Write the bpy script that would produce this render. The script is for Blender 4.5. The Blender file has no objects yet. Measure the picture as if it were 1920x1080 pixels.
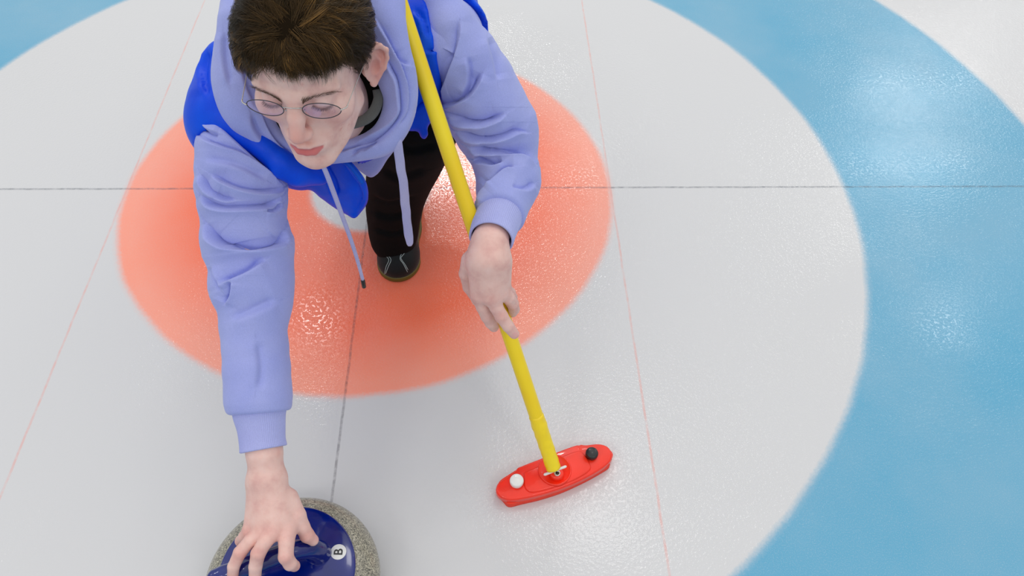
import bpy, bmesh, math
import numpy as np
from mathutils import Matrix, Vector
rng = np.random.default_rng(7)
scene = bpy.context.scene
COL = scene.collection

# ------------------------------------------------------------------ camera
F = 1434.95                       # focal length in pixels of a 1920 px wide frame
def _rx(a): c, s = math.cos(a), math.sin(a); return np.array([[1,0,0],[0,c,-s],[0,s,c]])
def _ry(a): c, s = math.cos(a), math.sin(a); return np.array([[c,0,s],[0,1,0],[-s,0,c]])
def _rz(a): c, s = math.cos(a), math.sin(a); return np.array([[c,-s,0],[s,c,0],[0,0,1]])
CM = _rz(-.0533) @ _rx(.6761) @ _rz(.0344)
CP = np.array([.2910, -1.4234, 1.3667])
cam_data = bpy.data.cameras.new('camera'); cam = bpy.data.objects.new('camera', cam_data)
COL.objects.link(cam)
cam_data.sensor_width = 36; cam_data.lens = F*36/1920; cam_data.clip_start = .02; cam_data.clip_end = 60
m4 = np.eye(4); m4[:3,:3] = CM; m4[:3,3] = CP
cam.matrix_world = Matrix(m4.tolist())
scene.camera = cam

# ------------------------------------------------------------------ exposure, world, lamps
vs = scene.view_settings
vs.view_transform = 'Standard'; vs.look = 'None'; vs.gamma = 1; vs.use_curve_mapping = False
vs.exposure = 0.0
world = bpy.data.worlds.new('hall_light'); scene.world = world; world.use_nodes = True
wn = world.node_tree; wn.nodes.clear()
wo = wn.nodes.new('ShaderNodeOutputWorld'); wb = wn.nodes.new('ShaderNodeBackground')
wb.inputs[1].default_value = 1
# world light with extra brightness added toward the far end, for reflections on the ice
wt = wn.nodes.new('ShaderNodeTexCoord'); wsx = wn.nodes.new('ShaderNodeSeparateXYZ'); wn.links.new(wt.outputs['Generated'], wsx.inputs[0])
wr_ = wn.nodes.new('ShaderNodeValToRGB'); wm = wn.nodes.new('ShaderNodeMath'); wm.operation = 'MULTIPLY_ADD'; wm.inputs[1].default_value = .5; wm.inputs[2].default_value = .5
wn.links.new(wsx.outputs[1], wm.inputs[0]); wn.links.new(wm.outputs[0], wr_.inputs[0])
e_ = wr_.color_ramp.elements; e_[0].position = .35; e_[0].color = (.80,.80,.81,1); e_[1].position = .85; e_[1].color = (1.0,1.0,1.0,1)
# the lit roof overhead gives most of the light, the walls near the horizon less
wz = wn.nodes.new('ShaderNodeValToRGB'); wn.links.new(wsx.outputs[2], wz.inputs[0])
z_ = wz.color_ramp.elements; z_[0].position = 0; z_[0].color = (.42,.43,.45,1); z_[1].position = .85; z_[1].color = (1.12,1.12,1.12,1)
wx = wn.nodes.new('ShaderNodeMix'); wx.data_type = 'RGBA'; wx.blend_type = 'MULTIPLY'; wx.inputs[0].default_value = 1
wn.links.new(wr_.outputs[0], wx.inputs[6]); wn.links.new(wz.outputs[0], wx.inputs[7]); wn.links.new(wx.outputs[2], wb.inputs[0])
wn.links.new(wb.outputs[0], wo.inputs[0])
def lamp(name, loc, sx, sy, power, target=None, color=(1,1,1)):
    d = bpy.data.lights.new(name, 'AREA'); d.shape = 'RECTANGLE'; d.size = sx; d.size_y = sy; d.energy = power; d.color = color
    o = bpy.data.objects.new(name, d); COL.objects.link(o); o.location = loc
    if target is not None:
        v = Vector(target) - Vector(loc); o.rotation_euler = v.to_track_quat('-Z', 'Y').to_euler()
    return o
# high-bay fixtures under the hall roof, five metres above the ice; the rear pair is added against shadows
for i, (x, y, sx, sy, pw) in enumerate([(6.3,7.3,1.7,.45,120),(5.5,5.6,1.7,.45,110),(5.05,3.14,.5,.5,32),(-.1,5.4,.6,.45,260),
                          (-1.47,3.28,.3,.4,50),(1.3,1.33,.7,.9,45),(1.4,5.4,.6,.4,40),(-6.5,1.5,1.2,.6,160),(-2.6,-4.6,1.6,1.0,170),(2.8,-4.4,1.6,1.0,170)]):
    lamp('ceiling_lamp', (x, y, 5), sx, sy, pw*.25, None, (1,.985,.96))

# ------------------------------------------------------------------ helpers
def D(u, v, t): return CP + t*(CM @ np.array([(u-960)/F, -(v-540)/F, -1]))
def Zp(u, v, z):
    d = CM @ np.array([(u-960)/F, -(v-540)/F, -1]); return CP + d*(z-CP[2])/d[2]
def P(p):
    q = (np.asarray(p) - CP) @ CM
    return np.stack([960 + F*q[...,0]/-q[...,2], 540 - F*q[...,1]/-q[...,2], -q[...,2]], -1)
def srgb(r, g, b):
    f = lambda c: (c/255/12.92) if c/255 <= .04045 else ((c/255+.055)/1.055)**2.4
    return (f(r), f(g), f(b), 1)

def new_mat(name):
    m = bpy.data.materials.new(name); m.use_nodes = True
    nt = m.node_tree; b = nt.nodes['Principled BSDF']
    return m, nt, b
def noise(nt, scale, detail=3, rough=.5, vec=None):
    n = nt.nodes.new('ShaderNodeTexNoise'); n.inputs['Scale'].default_value = scale
    n.inputs['Detail'].default_value = detail; n.inputs['Roughness'].default_value = rough
    if vec is None:
        g = nt.nodes.new('ShaderNodeNewGeometry'); vec = g.outputs['Position']
    nt.links.new(vec, n.inputs['Vector']); return n
def bump(nt, b, hsock, strength, dist, inp='Normal', prev=None):
    n = nt.nodes.new('ShaderNodeBump'); n.inputs['Strength'].default_value = strength; n.inputs['Distance'].default_value = dist
    nt.links.new(hsock, n.inputs['Height'])
    if prev is not None: nt.links.new(prev.outputs[0], n.inputs['Normal'])
    nt.links.new(n.outputs[0], b.inputs[inp]); return n
def ramp(nt, fac, stops, interp='LINEAR'):
    r = nt.nodes.new('ShaderNodeValToRGB'); r.color_ramp.interpolation = interp
    el = r.color_ramp.elements
    while len(el) > 1: el.remove(el[-1])
    el[0].position, el[0].color = stops[0]
    for p, c in stops[1:]:
        e = el.new(p); e.color = c
    nt.links.new(fac, r.inputs[0]); return r
def mix(nt, fac, a, b, mode='MIX'):
    n = nt.nodes.new('ShaderNodeMix'); n.data_type = 'RGBA'; n.blend_type = mode
    for s, v in ((0, fac), (6, a), (7, b)):
        if hasattr(v, 'is_linked'): nt.links.new(v, n.inputs[s])
        else: n.inputs[s].default_value = v
    return n.outputs[2]
def math_n(nt, op, a, b=None):
    n = nt.nodes.new('ShaderNodeMath'); n.operation = op
    for i, v in enumerate((a, b)):
        if v is None: continue
        if hasattr(v, 'is_linked'): nt.links.new(v, n.inputs[i])
        else: n.inputs[i].default_value = v
    return n.outputs[0]
def plain(name, col, rough=.5, metal=0, coat=0, var=0.06, vscale=40, bmp=0, bscale=300, **kw):
    m, nt, b = new_mat(name)
    n = noise(nt, vscale)
    c2 = tuple(max(0, x*(1-3*var)) for x in col[:3]) + (1,)
    c1 = tuple(min(1, x*(1+var)) for x in col[:3]) + (1,)
    r = ramp(nt, n.outputs[0], [(.3, c2), (.6, c1)])
    nt.links.new(r.outputs[0], b.inputs['Base Color'])
    b.inputs['Roughness'].default_value = rough; b.inputs['Metallic'].default_value = metal
    b.inputs['Coat Weight'].default_value = coat; b.inputs['Coat Roughness'].default_value = .05
    if bmp: bump(nt, b, noise(nt, bscale, 2).outputs[0], bmp, .001)
    for k, v in kw.items(): b.inputs[k.replace('_', ' ')].default_value = v
    return m

def link(o, parent=None):
    COL.objects.link(o)
    if parent is not None:
        o.parent = parent
        o.matrix_parent_inverse = parent.matrix_world.inverted() if parent.type != 'EMPTY' or True else Matrix()
    return o
def empty(name, loc, label, cat, group=None):
    o = bpy.data.objects.new(name, None); o.empty_display_size = .05; COL.objects.link(o); o.location = loc
    o.matrix_world = Matrix.Translation(Vector(loc))
    o['label'] = label; o['category'] = cat
    if group: o['group'] = group
    return o
def world_mw(o):
    m = Matrix()
    while o is not None:
        m = Matrix.Translation(o.location) @ m; o = o.parent
    return m
def mesh_obj(name, verts, faces, mat, parent=None, smooth=True, attrs=None, label=None):
    """verts are in world metres; the object's origin goes to the parent's base"""
    verts = np.asarray(verts, dtype=float)
    base = np.zeros(3)
    q = parent
    while q is not None:
        base += np.array(q.location); q = q.parent
    me = bpy.data.meshes.new(name)
    me.from_pydata((verts-base).tolist(), [], [list(map(int, f)) for f in faces] if not isinstance(faces, np.ndarray) else faces.tolist())
    if smooth: me.polygons.foreach_set('use_smooth', [True]*len(me.polygons))
    me.materials.append(mat)
    if attrs:
        for k, a in attrs.items():
            at = me.attributes.new(k, 'FLOAT', 'POINT'); at.data.foreach_set('value', np.asarray(a, dtype=np.float32))
    me.update()
    o = bpy.data.objects.new(name, me); COL.objects.link(o)
    if parent is not None: o.parent = parent
    if label: o['label'] = label
    return o
def bm_obj(name, bm, mat, parent=None, smooth=True, label=None):
    vs_ = [v.co[:] for v in bm.verts]; bm.verts.index_update()
    fs = [[v.index for v in f.verts] for f in bm.faces]; bm.free()
    return mesh_obj(name, vs_, fs, mat, parent, smooth, label=label)

def frame_path(pts):
    pts = np.asarray(pts, float); n = len(pts)
    tan = np.gradient(pts, axis=0); tan /= np.linalg.norm(tan, axis=1)[:,None] + 1e-12
    up = np.array([0,0,1.0]) if abs(tan[0][2]) < .9 else np.array([1.0,0,0])
    N = []
    x = np.cross(tan[0], up); x /= np.linalg.norm(x)
    for i in range(n):
        x = x - tan[i]*np.dot(x, tan[i]); x /= np.linalg.norm(x)
        N.append((x, np.cross(tan[i], x)))
    return tan, N
def smooth_path(pts, n=8):
    """Catmull-Rom through points (any dimension)"""
    p = np.asarray(pts, float); p = np.vstack([2*p[0]-p[1], p, 2*p[-1]-p[-2]])
    out = []
    for i in range(1, len(p)-2):
        for k in range(n):
            t = k/n
            out.append(.5*((2*p[i]) + (-p[i-1]+p[i+1])*t + (2*p[i-1]-5*p[i]+4*p[i+1]-p[i+2])*t*t + (-p[i-1]+3*p[i]-3*p[i+1]+p[i+2])*t**3))
    out.append(p[-2]); return np.array(out)
def tube(pts, r, sides=12, cap=True, flat=1.0, nrm=None, closed=False):
    """verts, faces of a tube; r scalar or per-point; flat squashes the second axis"""
    pts = np.asarray(pts, float); n = len(pts)
    r = np.full(n, r) if np.isscalar(r) else np.asarray(r, float)
    tan, N = frame_path(pts)
    V = []; Fc = []
    for i in range(n):
        a, b = N[i]
        if nrm is not None:
            b = np.asarray(nrm, float) - tan[i]*np.dot(nrm, tan[i]); b /= np.linalg.norm(b); a = np.cross(b, tan[i])
        for k in range(sides):
            th = 2*math.pi*k/sides
            V.append(pts[i] + r[i]*(math.cos(th)*a + flat*math.sin(th)*b))
    for i in range(n if closed else n-1):
        j = (i+1) % n
        for k in range(sides):
            k2 = (k+1) % sides
            Fc.append((i*sides+k, i*sides+k2, j*sides+k2, j*sides+k))
    if cap and not closed:
        Fc.append(tuple(range(sides-1, -1, -1))); Fc.append(tuple((n-1)*sides+k for k in range(sides)))
    return V, Fc
def join(*vf):
    V = []; Fc = []
    for v, f in vf:
        o = len(V); V += list(v); Fc += [tuple(i+o for i in q) for q in f]
    return V, Fc
def lathe(profile, centre, seg=96, axis=None):
    V = []; Fc = []; n = len(profile)
    for i, (r, z) in enumerate(profile):
        for k in range(seg):
            th = 2*math.pi*k/seg; V.append([r*math.cos(th), r*math.sin(th), z])
    for i in range(n-1):
        for k in range(seg):
            k2 = (k+1) % seg; Fc.append((i*seg+k, i*seg+k2, (i+1)*seg+k2, (i+1)*seg+k))
    Fc.append(tuple(range(seg-1, -1, -1))); Fc.append(tuple((n-1)*seg+k for k in range(seg)))
    V = np.array(V)
    if axis is not None:
        q = Vector((0,0,1)).rotation_difference(Vector(axis)).to_matrix(); V = V @ np.array(q).T
    return (V + np.asarray(centre)).tolist(), Fc

# ------------------------------------------------------------------ implicit surfaces
def smin(a, b, k):
    h = np.clip(.5+.5*(b-a)/k, 0, 1); return b + (a-b)*h - k*h*(1-h)
def smax(a, b, k): return -smin(-a, -b, k)
def s_sph(p, c, r): return np.linalg.norm(p-np.asarray(c, dtype=np.float32), axis=-1) - r
def s_ell(p, c, r, R=None):
    q = p-np.asarray(c, dtype=np.float32)
    if R is not None: q = q @ np.asarray(R, dtype=np.float32)
    r = np.asarray(r, dtype=np.float32)
    k0 = np.linalg.norm(q/r, axis=-1); k1 = np.linalg.norm(q/(r*r), axis=-1)
    return k0*(k0-1)/(k1+1e-9)
def s_cone(p, a, b, ra, rb):
    """capsule whose radius runs linearly from ra to rb"""
    a = np.asarray(a, dtype=np.float32); b = np.asarray(b, dtype=np.float32)
    ba = b-a; pa = p-a
    h = np.clip((pa@ba)/(ba@ba+1e-12), 0, 1)
    return np.linalg.norm(pa - h[...,None]*ba, axis=-1) - (ra + (rb-ra)*h)
def s_chain(p, nodes, k=.01, closed=False):
    """nodes: list of (point, radius)"""
    d = None; n = len(nodes)
    for i in range(n if closed else n-1):
        a, ra = nodes[i]; b, rb = nodes[(i+1) % n]
        e = s_cone(p, a, b, ra, rb)
        d = e if d is None else smin(d, e, k)
    return d
def sdf_mesh(f, lo, hi, h, B=8):
    lo = np.asarray(lo, float); hi = np.asarray(hi, float)
    nb = np.ceil((hi-lo)/h/B).astype(int) + 1
    n = nb*B
    ci = np.stack(np.meshgrid(*[np.arange(k) for k in nb], indexing='ij'), -1).reshape(-1, 3)
    cc = (lo + (ci*B + (B-1)/2)*h).astype(np.float32)
    fc = f(cc)
    act = np.abs(fc) < B*h*.5*1.7321*1.5 + 2*h
    Vv = np.repeat(np.repeat(np.repeat(np.where(fc > 0, 1., -1.).astype(np.float32).reshape(nb), B, 0), B, 1), B, 2)
    off = np.stack(np.meshgrid(*[np.arange(B)]*3, indexing='ij'), -1).reshape(-1, 3)
    ids = ci[act]
    for s in range(0, len(ids), 1500):
        c = ids[s:s+1500]
        gi = (c[:,None,:]*B + off[None]).reshape(-1, 3)
        val = f((lo + gi*h).astype(np.float32))
        Vv[gi[:,0], gi[:,1], gi[:,2]] = val
    Vv[0] = np.maximum(Vv[0], h); Vv[-1] = np.maximum(Vv[-1], h); Vv[:,0] = np.maximum(Vv[:,0], h); Vv[:,-1] = np.maximum(Vv[:,-1], h); Vv[:,:,0] = np.maximum(Vv[:,:,0], h); Vv[:,:,-1] = np.maximum(Vv[:,:,-1], h)
    S = Vv < 0
    cnt = np.zeros([k-1 for k in n], np.int8)
    for dx in (0,1):
        for dy in (0,1):
            for dz in (0,1):
                cnt += S[dx:n[0]-1+dx, dy:n[1]-1+dy, dz:n[2]-1+dz]
    cells = np.argwhere((cnt > 0) & (cnt < 8))
    idx = -np.ones([k-1 for k in n], np.int32); idx[cells[:,0], cells[:,1], cells[:,2]] = np.arange(len(cells))
    acc = np.zeros((len(cells), 3)); num = np.zeros(len(cells))
    corners = [(i, j, k) for i in (0,1) for j in (0,1) for k in (0,1)]
    for a in corners:
        for ax in range(3):
            if a[ax]: continue
            b = list(a); b[ax] = 1
            va = Vv[cells[:,0]+a[0], cells[:,1]+a[1], cells[:,2]+a[2]]; vb = Vv[cells[:,0]+b[0], cells[:,1]+b[1], cells[:,2]+b[2]]
            m = (va < 0) != (vb < 0)
            t = np.where(m, va/(va-vb+1e-20), 0)
            pt = np.tile(np.array(a, float), (len(cells), 1)); pt[:,ax] += t
            acc += pt*m[:,None]; num += m
    verts = lo + (cells + acc/num[:,None])*h
    quads = []
    for ax in range(3):
        o1, o2 = [(1,2),(2,0),(0,1)][ax]
        sl0 = [slice(1, n[i]-1) for i in range(3)]; sl0[ax] = slice(0, n[ax]-1)
        sl1 = list(sl0); sl1[ax] = slice(1, n[ax])
        A = S[tuple(sl0)]; Bm = S[tuple(sl1)]
        e = np.argwhere(A != Bm)
        inside = A[e[:,0], e[:,1], e[:,2]]
        st = np.array([1,1,1]); st[ax] = 0
        g = e + st
        def cell(d1, d2):
            c = g.copy(); c[:,o1] -= d1; c[:,o2] -= d2
            return idx[c[:,0], c[:,1], c[:,2]]
        q = np.stack([cell(1,1), cell(0,1), cell(0,0), cell(1,0)], 1)
        q[~inside] = q[~inside][:, ::-1]
        quads.append(q)
    quads = np.vstack(quads); quads = quads[(quads >= 0).all(1)]
    return verts, quads
def vnormals(V, Q):
    V = np.asarray(V); Q = np.asarray(Q)
    nrm = np.cross(V[Q[:,2]]-V[Q[:,0]], V[Q[:,3]]-V[Q[:,1]])
    out = np.zeros_like(V)
    for k in range(4): np.add.at(out, Q[:,k], nrm)
    return out/(np.linalg.norm(out, axis=1)[:,None]+1e-12)
def relax(V, Q, it=2, lam=.5):
    Q = np.asarray(Q)
    for _ in range(it):
        s = np.zeros_like(V); c = np.zeros(len(V))
        for a, b in ((0,1),(1,2),(2,3),(3,0)):
            np.add.at(s, Q[:,a], V[Q[:,b]]); np.add.at(s, Q[:,b], V[Q[:,a]])
            np.add.at(c, Q[:,a], 1); np.add.at(c, Q[:,b], 1)
        V = V*(1-lam) + lam*s/np.maximum(c, 1)[:,None]
    return V
def vnoise(p, seed=0):
    """smooth pseudo-random field from a few sine waves, about -1..1"""
    r = np.random.default_rng(seed); out = np.zeros(len(p))
    for i in range(7):
        d = r.normal(size=3); d /= np.linalg.norm(d)
        out += np.sin((p@d)*r.uniform(.7, 1.6) + r.uniform(0, 6.28))
    return out/3.2
def poly_dist(uv, line):
    """distance in px to a polyline, the signed side, and the position along it 0..1"""
    line = np.asarray(line, float); best = np.full(len(uv), 1e9); side = np.zeros(len(uv)); along = np.zeros(len(uv))
    seg = np.linalg.norm(np.diff(line, axis=0), axis=1); tot = seg.sum(); acc = 0
    for i in range(len(line)-1):
        a, b = line[i], line[i+1]; ba = b-a; pa = uv-a
        h = np.clip((pa@ba)/(ba@ba+1e-9), 0, 1); d = np.linalg.norm(pa-h[:,None]*ba, axis=1)
        m = d < best
        cr = np.sign(ba[0]*pa[:,1]-ba[1]*pa[:,0])
        best[m] = d[m]; side[m] = cr[m]; along[m] = ((acc + h*seg[i])/tot)[m]
        acc += seg[i]
    return best, side, along
def fold(V, Q, folds):
    """press creases into cloth. fold = (image polyline, groove width px, groove depth m, bulge m, bulge width px, side)"""
    nrm = vnormals(V, Q); pr = P(V); uv = pr[:,:2]
    face = np.clip(-np.einsum('ij,ij->i', nrm, (V-CP)/np.linalg.norm(V-CP, axis=1)[:,None])*2.5+.6, 0, 1)
    d = np.zeros(len(V))
    for line, w, dep, bul, bw, sd in folds:
        ln = smooth_path(line, 5)
        lo = ln.min(0)-3*bw-8; hi = ln.max(0)+3*bw+8
        m = np.where(((uv > lo) & (uv < hi)).all(1))[0]
        if not len(m): continue
        dist, side, al = poly_dist(uv[m], ln)
        tap = np.clip(np.minimum(al, 1-al)*6+.12, 0, 1)
        s = side*sd
        x = dist*s
        # the cloth on one side laps over the other: a lip, a sharp step, a slow recovery
        step = .5+.5*np.tanh(x/(.45*w))
        dd = step*bul*np.exp(-np.maximum(x, 0)/bw) - (1-step)*dep*.75*np.exp(-np.maximum(-x, 0)/(1.3*bw)) - .45*dep*np.exp(-((x+.3*w)/(.5*w))**2)
        d[m] += dd*tap
    return V + nrm*(d*face)[:,None]
# ------------------------------------------------------------------ the ice sheet
def make_ice():
    m, nt, b = new_mat('ice'); L = nt.links
    geo = nt.nodes.new('ShaderNodeNewGeometry'); sep = nt.nodes.new('ShaderNodeSeparateXYZ'); L.new(geo.outputs['Position'], sep.inputs[0])
    X, Y = sep.outputs[0], sep.outputs[1]
    r = math_n(nt, 'SQRT', math_n(nt, 'ADD', math_n(nt, 'MULTIPLY', X, X), math_n(nt, 'MULTIPLY', Y, Y)))
    nn = noise(nt, 120, 4, .7); wob = math_n(nt, 'MULTIPLY', math_n(nt, 'SUBTRACT', nn.outputs[0], .5), .012)
    nn2 = noise(nt, 6, 2); wob2 = math_n(nt, 'MULTIPLY', math_n(nt, 'SUBTRACT', nn2.outputs[0], .5), .012)
    rr = math_n(nt, 'ADD', math_n(nt, 'ADD', r, wob), wob2)
    fac = math_n(nt, 'DIVIDE', rr, 2.0)
    W = srgb(207, 208, 209); RD = srgb(254, 106, 58); RE = srgb(252, 150, 122); BL = srgb(70, 160, 196)  # RE: paler outer red, the hall's reflected light painted into the colour
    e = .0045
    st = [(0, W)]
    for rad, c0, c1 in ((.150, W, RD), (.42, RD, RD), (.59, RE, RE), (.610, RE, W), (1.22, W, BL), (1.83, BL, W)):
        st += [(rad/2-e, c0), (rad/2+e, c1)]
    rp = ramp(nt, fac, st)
    # cloudy frost over the paint
    cl = noise(nt, 2.2, 4, .6); clr = ramp(nt, cl.outputs[0], [(.35, (0,0,0,1)), (.75, (.16,.16,.16,1))])
    fr = noise(nt, 420, 2, .7); frr = ramp(nt, fr.outputs[0], [(.5, (0,0,0,1)), (.8, (.22,.22,.22,1))])
    col = mix(nt, clr.outputs[0], rp.outputs[0], srgb(212, 212, 212))
    col = mix(nt, frr.outputs[0], col, srgb(218, 216, 214))
    # thin string lines frozen into the ice
    def line(col, coord, at, half, dark, alpha, brk):
        jit = noise(nt, 14, 3); j = math_n(nt, 'MULTIPLY', math_n(nt, 'SUBTRACT', jit.outputs[0], .5), .004)
        d = math_n(nt, 'ABSOLUTE', math_n(nt, 'SUBTRACT', math_n(nt, 'ADD', coord, j), at))
        mr = nt.nodes.new('ShaderNodeMapRange'); mr.inputs[1].default_value = half*.45; mr.inputs[2].default_value = half; mr.inputs[3].default_value = alpha; mr.inputs[4].default_value = 0
        L.new(d, mr.inputs[0])
        bn = noise(nt, brk, 3, .7); br = ramp(nt, bn.outputs[0], [(.33, (.25,.25,.25,1)), (.6, (1,1,1,1))])
        a = math_n(nt, 'MULTIPLY', mr.outputs[0], br.outputs[0])
        return mix(nt, a, col, dark)
    col = line(col, X, 0, .0034, srgb(70, 62, 70), .5, 60)
    col = line(col, Y, 0, .0042, srgb(62, 72, 88), .55, 45)
    for s in (-.611, .611): col = line(col, X, s, .0032, srgb(232, 140, 124), .42, 30)
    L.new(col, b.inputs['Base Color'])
    b.inputs['Roughness'].default_value = .55; b.inputs['IOR'].default_value = 1.45
    b.inputs['Specular IOR Level'].default_value = .5
    b.inputs['Coat Weight'].default_value = 1; b.inputs['Coat IOR'].default_value = 1.42; b.inputs['Coat Roughness'].default_value = .12
    pb = noise(nt, 150, 2, .5); pbr = ramp(nt, pb.outputs[0], [(.42, (0,0,0,1)), (.72, (1,1,1,1))])
    pm = noise(nt, 1.6, 2); pmr = ramp(nt, pm.outputs[0], [(.4, (.25,.25,.25,1)), (.6, (1,1,1,1))])
    hh = mix(nt, 1.0, pbr.outputs[0], pmr.outputs[0], 'MULTIPLY')
    bump(nt, b, hh, .26, .0022, 'Coat Normal')
    bump(nt, b, fr.outputs[0], .15, .001)
    return m
ICE = make_ice()
N = 2
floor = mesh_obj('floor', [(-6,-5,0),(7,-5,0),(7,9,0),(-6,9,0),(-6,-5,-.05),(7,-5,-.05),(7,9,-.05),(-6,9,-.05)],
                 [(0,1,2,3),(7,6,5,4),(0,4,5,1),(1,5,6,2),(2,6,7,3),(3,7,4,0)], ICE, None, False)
floor['kind'] = 'structure'
# ------------------------------------------------------------------ the curling stone
def make_granite():
    m, nt, b = new_mat('granite'); L = nt.links
    g = nt.nodes.new('ShaderNodeNewGeometry')
    v = nt.nodes.new('ShaderNodeTexVoronoi'); v.inputs['Scale'].default_value = 560; L.new(g.outputs['Position'], v.inputs['Vector'])
    n = noise(nt, 330, 4, .7)
    r1 = ramp(nt, n.outputs[0], [(.34, srgb(52,52,48)), (.44, srgb(128,124,112)), (.55, srgb(172,168,150)), (.7, srgb(214,208,184))])
    sx = nt.nodes.new('ShaderNodeSeparateColor'); L.new(v.outputs['Color'], sx.inputs[0])
    r2 = ramp(nt, sx.outputs[0], [(0, srgb(45,46,44)), (.22, srgb(60,60,56)), (.28, srgb(150,146,130)), (.75, srgb(176,172,152)), (.85, srgb(222,216,190))], 'CONSTANT')
    col = mix(nt, .5, r1.outputs[0], r2.outputs[0])
    L.new(col, b.inputs['Base Color']); b.inputs['Roughness'].default_value = .38
    b.inputs['Coat Weight'].default_value = .4; b.inputs['Coat Roughness'].default_value = .15
    return m
SC = np.array([-.034, -.999, 0])
stone = empty('curling_stone', SC.tolist(), 'grey speckled granite curling stone with a blue handle under the reaching hand', 'curling stone')
GR = make_granite()
prof = [(.052,.004),(.058,.0),(.066,.0),(.074,.005),(.105,.014),(.128,.028),(.138,.040),(.1425,.050),(.1435,.056),(.1435,.062),(.1425,.069),(.139,.078),(.132,.089),(.122,.0985),(.112,.105),(.105,.108),(.06,.110),(.001,.110)]
mesh_obj('stone_body', *lathe(smooth_path(prof, 5).tolist(), SC, 128), GR, stone)
BLUE = plain('glossy_blue_plastic', srgb(0, 24, 116), .14, 0, .5, .08, 20)
cap = [(.1088,.104),(.1094,.1075),(.1085,.1105),(.105,.1125),(.09,.1155),(.06,.1195),(.03,.1215),(.001,.122)]
hz = smooth_path(cap, 5).tolist()
parts_ = [lathe(hz, SC, 128)]
hb = mesh_obj('handle_plate', *parts_[0], BLUE, stone, label='round glossy blue plate on top of the stone')
# gooseneck and grip: one swept bar
grip = [(.017,-.974,.118),(.015,-.975,.134),(.006,-.978,.152),(-.010,-.984,.1645),(-.032,-.992,.1685),(-.06,-1.003,.1680),(-.10,-1.016,.166),(-.128,-1.024,.162)]
gp = smooth_path(grip, 8)
rad = np.interp(np.linspace(0, 1, len(gp)), [0,.1,.25,.45,.7,1], [.019,.0165,.015,.0145,.0155,.0135])
gf = lambda p: smin(s_chain(p, [(gp[i], rad[i]) for i in range(0, len(gp), 4)], .004), s_ell(p, SC+np.array([.040,.024,.113]), (.018,.016,.011)), .010)
V, Q = sdf_mesh(gf, (-.16,-1.07,.10), (.09,-.93,.20), .0022)
V = relax(V, Q, 2)
mesh_obj('grip', V, Q, BLUE, stone, label='curved blue grip of the stone')
WHITE = plain('white_plastic', srgb(235,235,232), .35, 0, .3, .01)
BLACK = plain('black_plastic', srgb(22,24,26), .4, 0, .2, .02)
dc = Zp(634.5, 1035, .118); dz = .1172 - .0006
def cap_z(x, y):
    rr = math.hypot(x-SC[0], y-SC[1]); return float(np.interp(rr, [a for a, _ in hz][::-1], [z for _, z in hz][::-1]))
dc = Zp(634.5, 1035, cap_z(dc[0], dc[1]))
nrm = np.array([(dc[0]-SC[0])*.8, (dc[1]-SC[1])*.8, 1]); nrm /= np.linalg.norm(nrm)
sticker = mesh_obj('sticker', *lathe([(.0124,-.003),(.0128,.0006),(.0124,.0010),(.001,.0010)], dc, 48, nrm), WHITE, hb, label='white round sticker on the blue plate')
tc = bpy.data.curves.new('letter', 'FONT'); tc.body = 'B'; tc.size = .0200; tc.extrude = .0003; tc.align_x = 'CENTER'; tc.align_y = 'CENTER'; tc.offset = .0002
to = bpy.data.objects.new('letter', tc); COL.objects.link(to)
dg = bpy.context.evaluated_depsgraph_get(); me = bpy.data.meshes.new_from_object(to.evaluated_get(dg))
tv = np.array([v.co[:] for v in me.vertices]); tf = [list(p.vertices) for p in me.polygons]
bpy.data.objects.remove(to)
tv[:,0] -= (tv[:,0].max()+tv[:,0].min())/2; tv[:,1] -= (tv[:,1].max()+tv[:,1].min())/2
tv = tv @ _rz(math.pi/2 - .02).T
q = np.array(Vector((0,0,1)).rotation_difference(Vector(nrm)).to_matrix())
mesh_obj('letter', tv @ q.T + dc + nrm*.0014, tf, BLACK, hb, False, label='black letter B on the sticker')

# ------------------------------------------------------------------ the broom
RED = plain('red_plastic', srgb(252, 46, 14), .38, 0, .3, .03, 30)
REDPAD = plain('red_fabric', srgb(252, 66, 42), .75, 0, 0, .03, 120, .3, 900)
def make_yellow():
    m, nt, b = new_mat('yellow_paint'); L = nt.links
    n = noise(nt, 9, 2); r = ramp(nt, n.outputs[0], [(.35, srgb(250,214,12)), (.65, srgb(254,228,28))])
    s = noise(nt, 55, 5, .7); sr = ramp(nt, s.outputs[0], [(.70, (0,0,0,1)), (.76, (.75,.75,.75,1))])
    z = nt.nodes.new('ShaderNodeSeparateXYZ'); g = nt.nodes.new('ShaderNodeNewGeometry'); L.new(g.outputs['Position'], z.inputs[0])
    zr = ramp(nt, z.outputs[2], [(.0, (1,1,1,1)), (.30, (.5,.5,.5,1)), (.42, (0,0,0,1))])
    col = mix(nt, math_n(nt, 'MULTIPLY', sr.outputs[0], zr.outputs[0]), r.outputs[0], srgb(96,84,20))
    L.new(col, b.inputs['Base Color']); b.inputs['Roughness'].default_value = .42; b.inputs['Coat Weight'].default_value = .25; b.inputs['Coat Roughness'].default_value = .3
    return m
YEL = make_yellow()
B0 = D(1040, 884, 1.418); B1 = D(747, 0, 1.125); BD = (B1-B0)/np.linalg.norm(B1-B0)
broom = empty('curling_broom', [B0[0], B0[1], 0], 'yellow-handled curling broom with a red head resting on the ice', 'broom')
pole = smooth_path([B0+BD*.045, B0+BD*.3, B0+BD*.6, B0+BD*.9, B0+BD*1.16], 12)
V, Fc = tube(pole, .01275, 40)
mesh_obj('pole', V, Fc, YEL, broom)
wr = [B0+BD*s for s in np.linspace(.008, .125, 40)]
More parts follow.
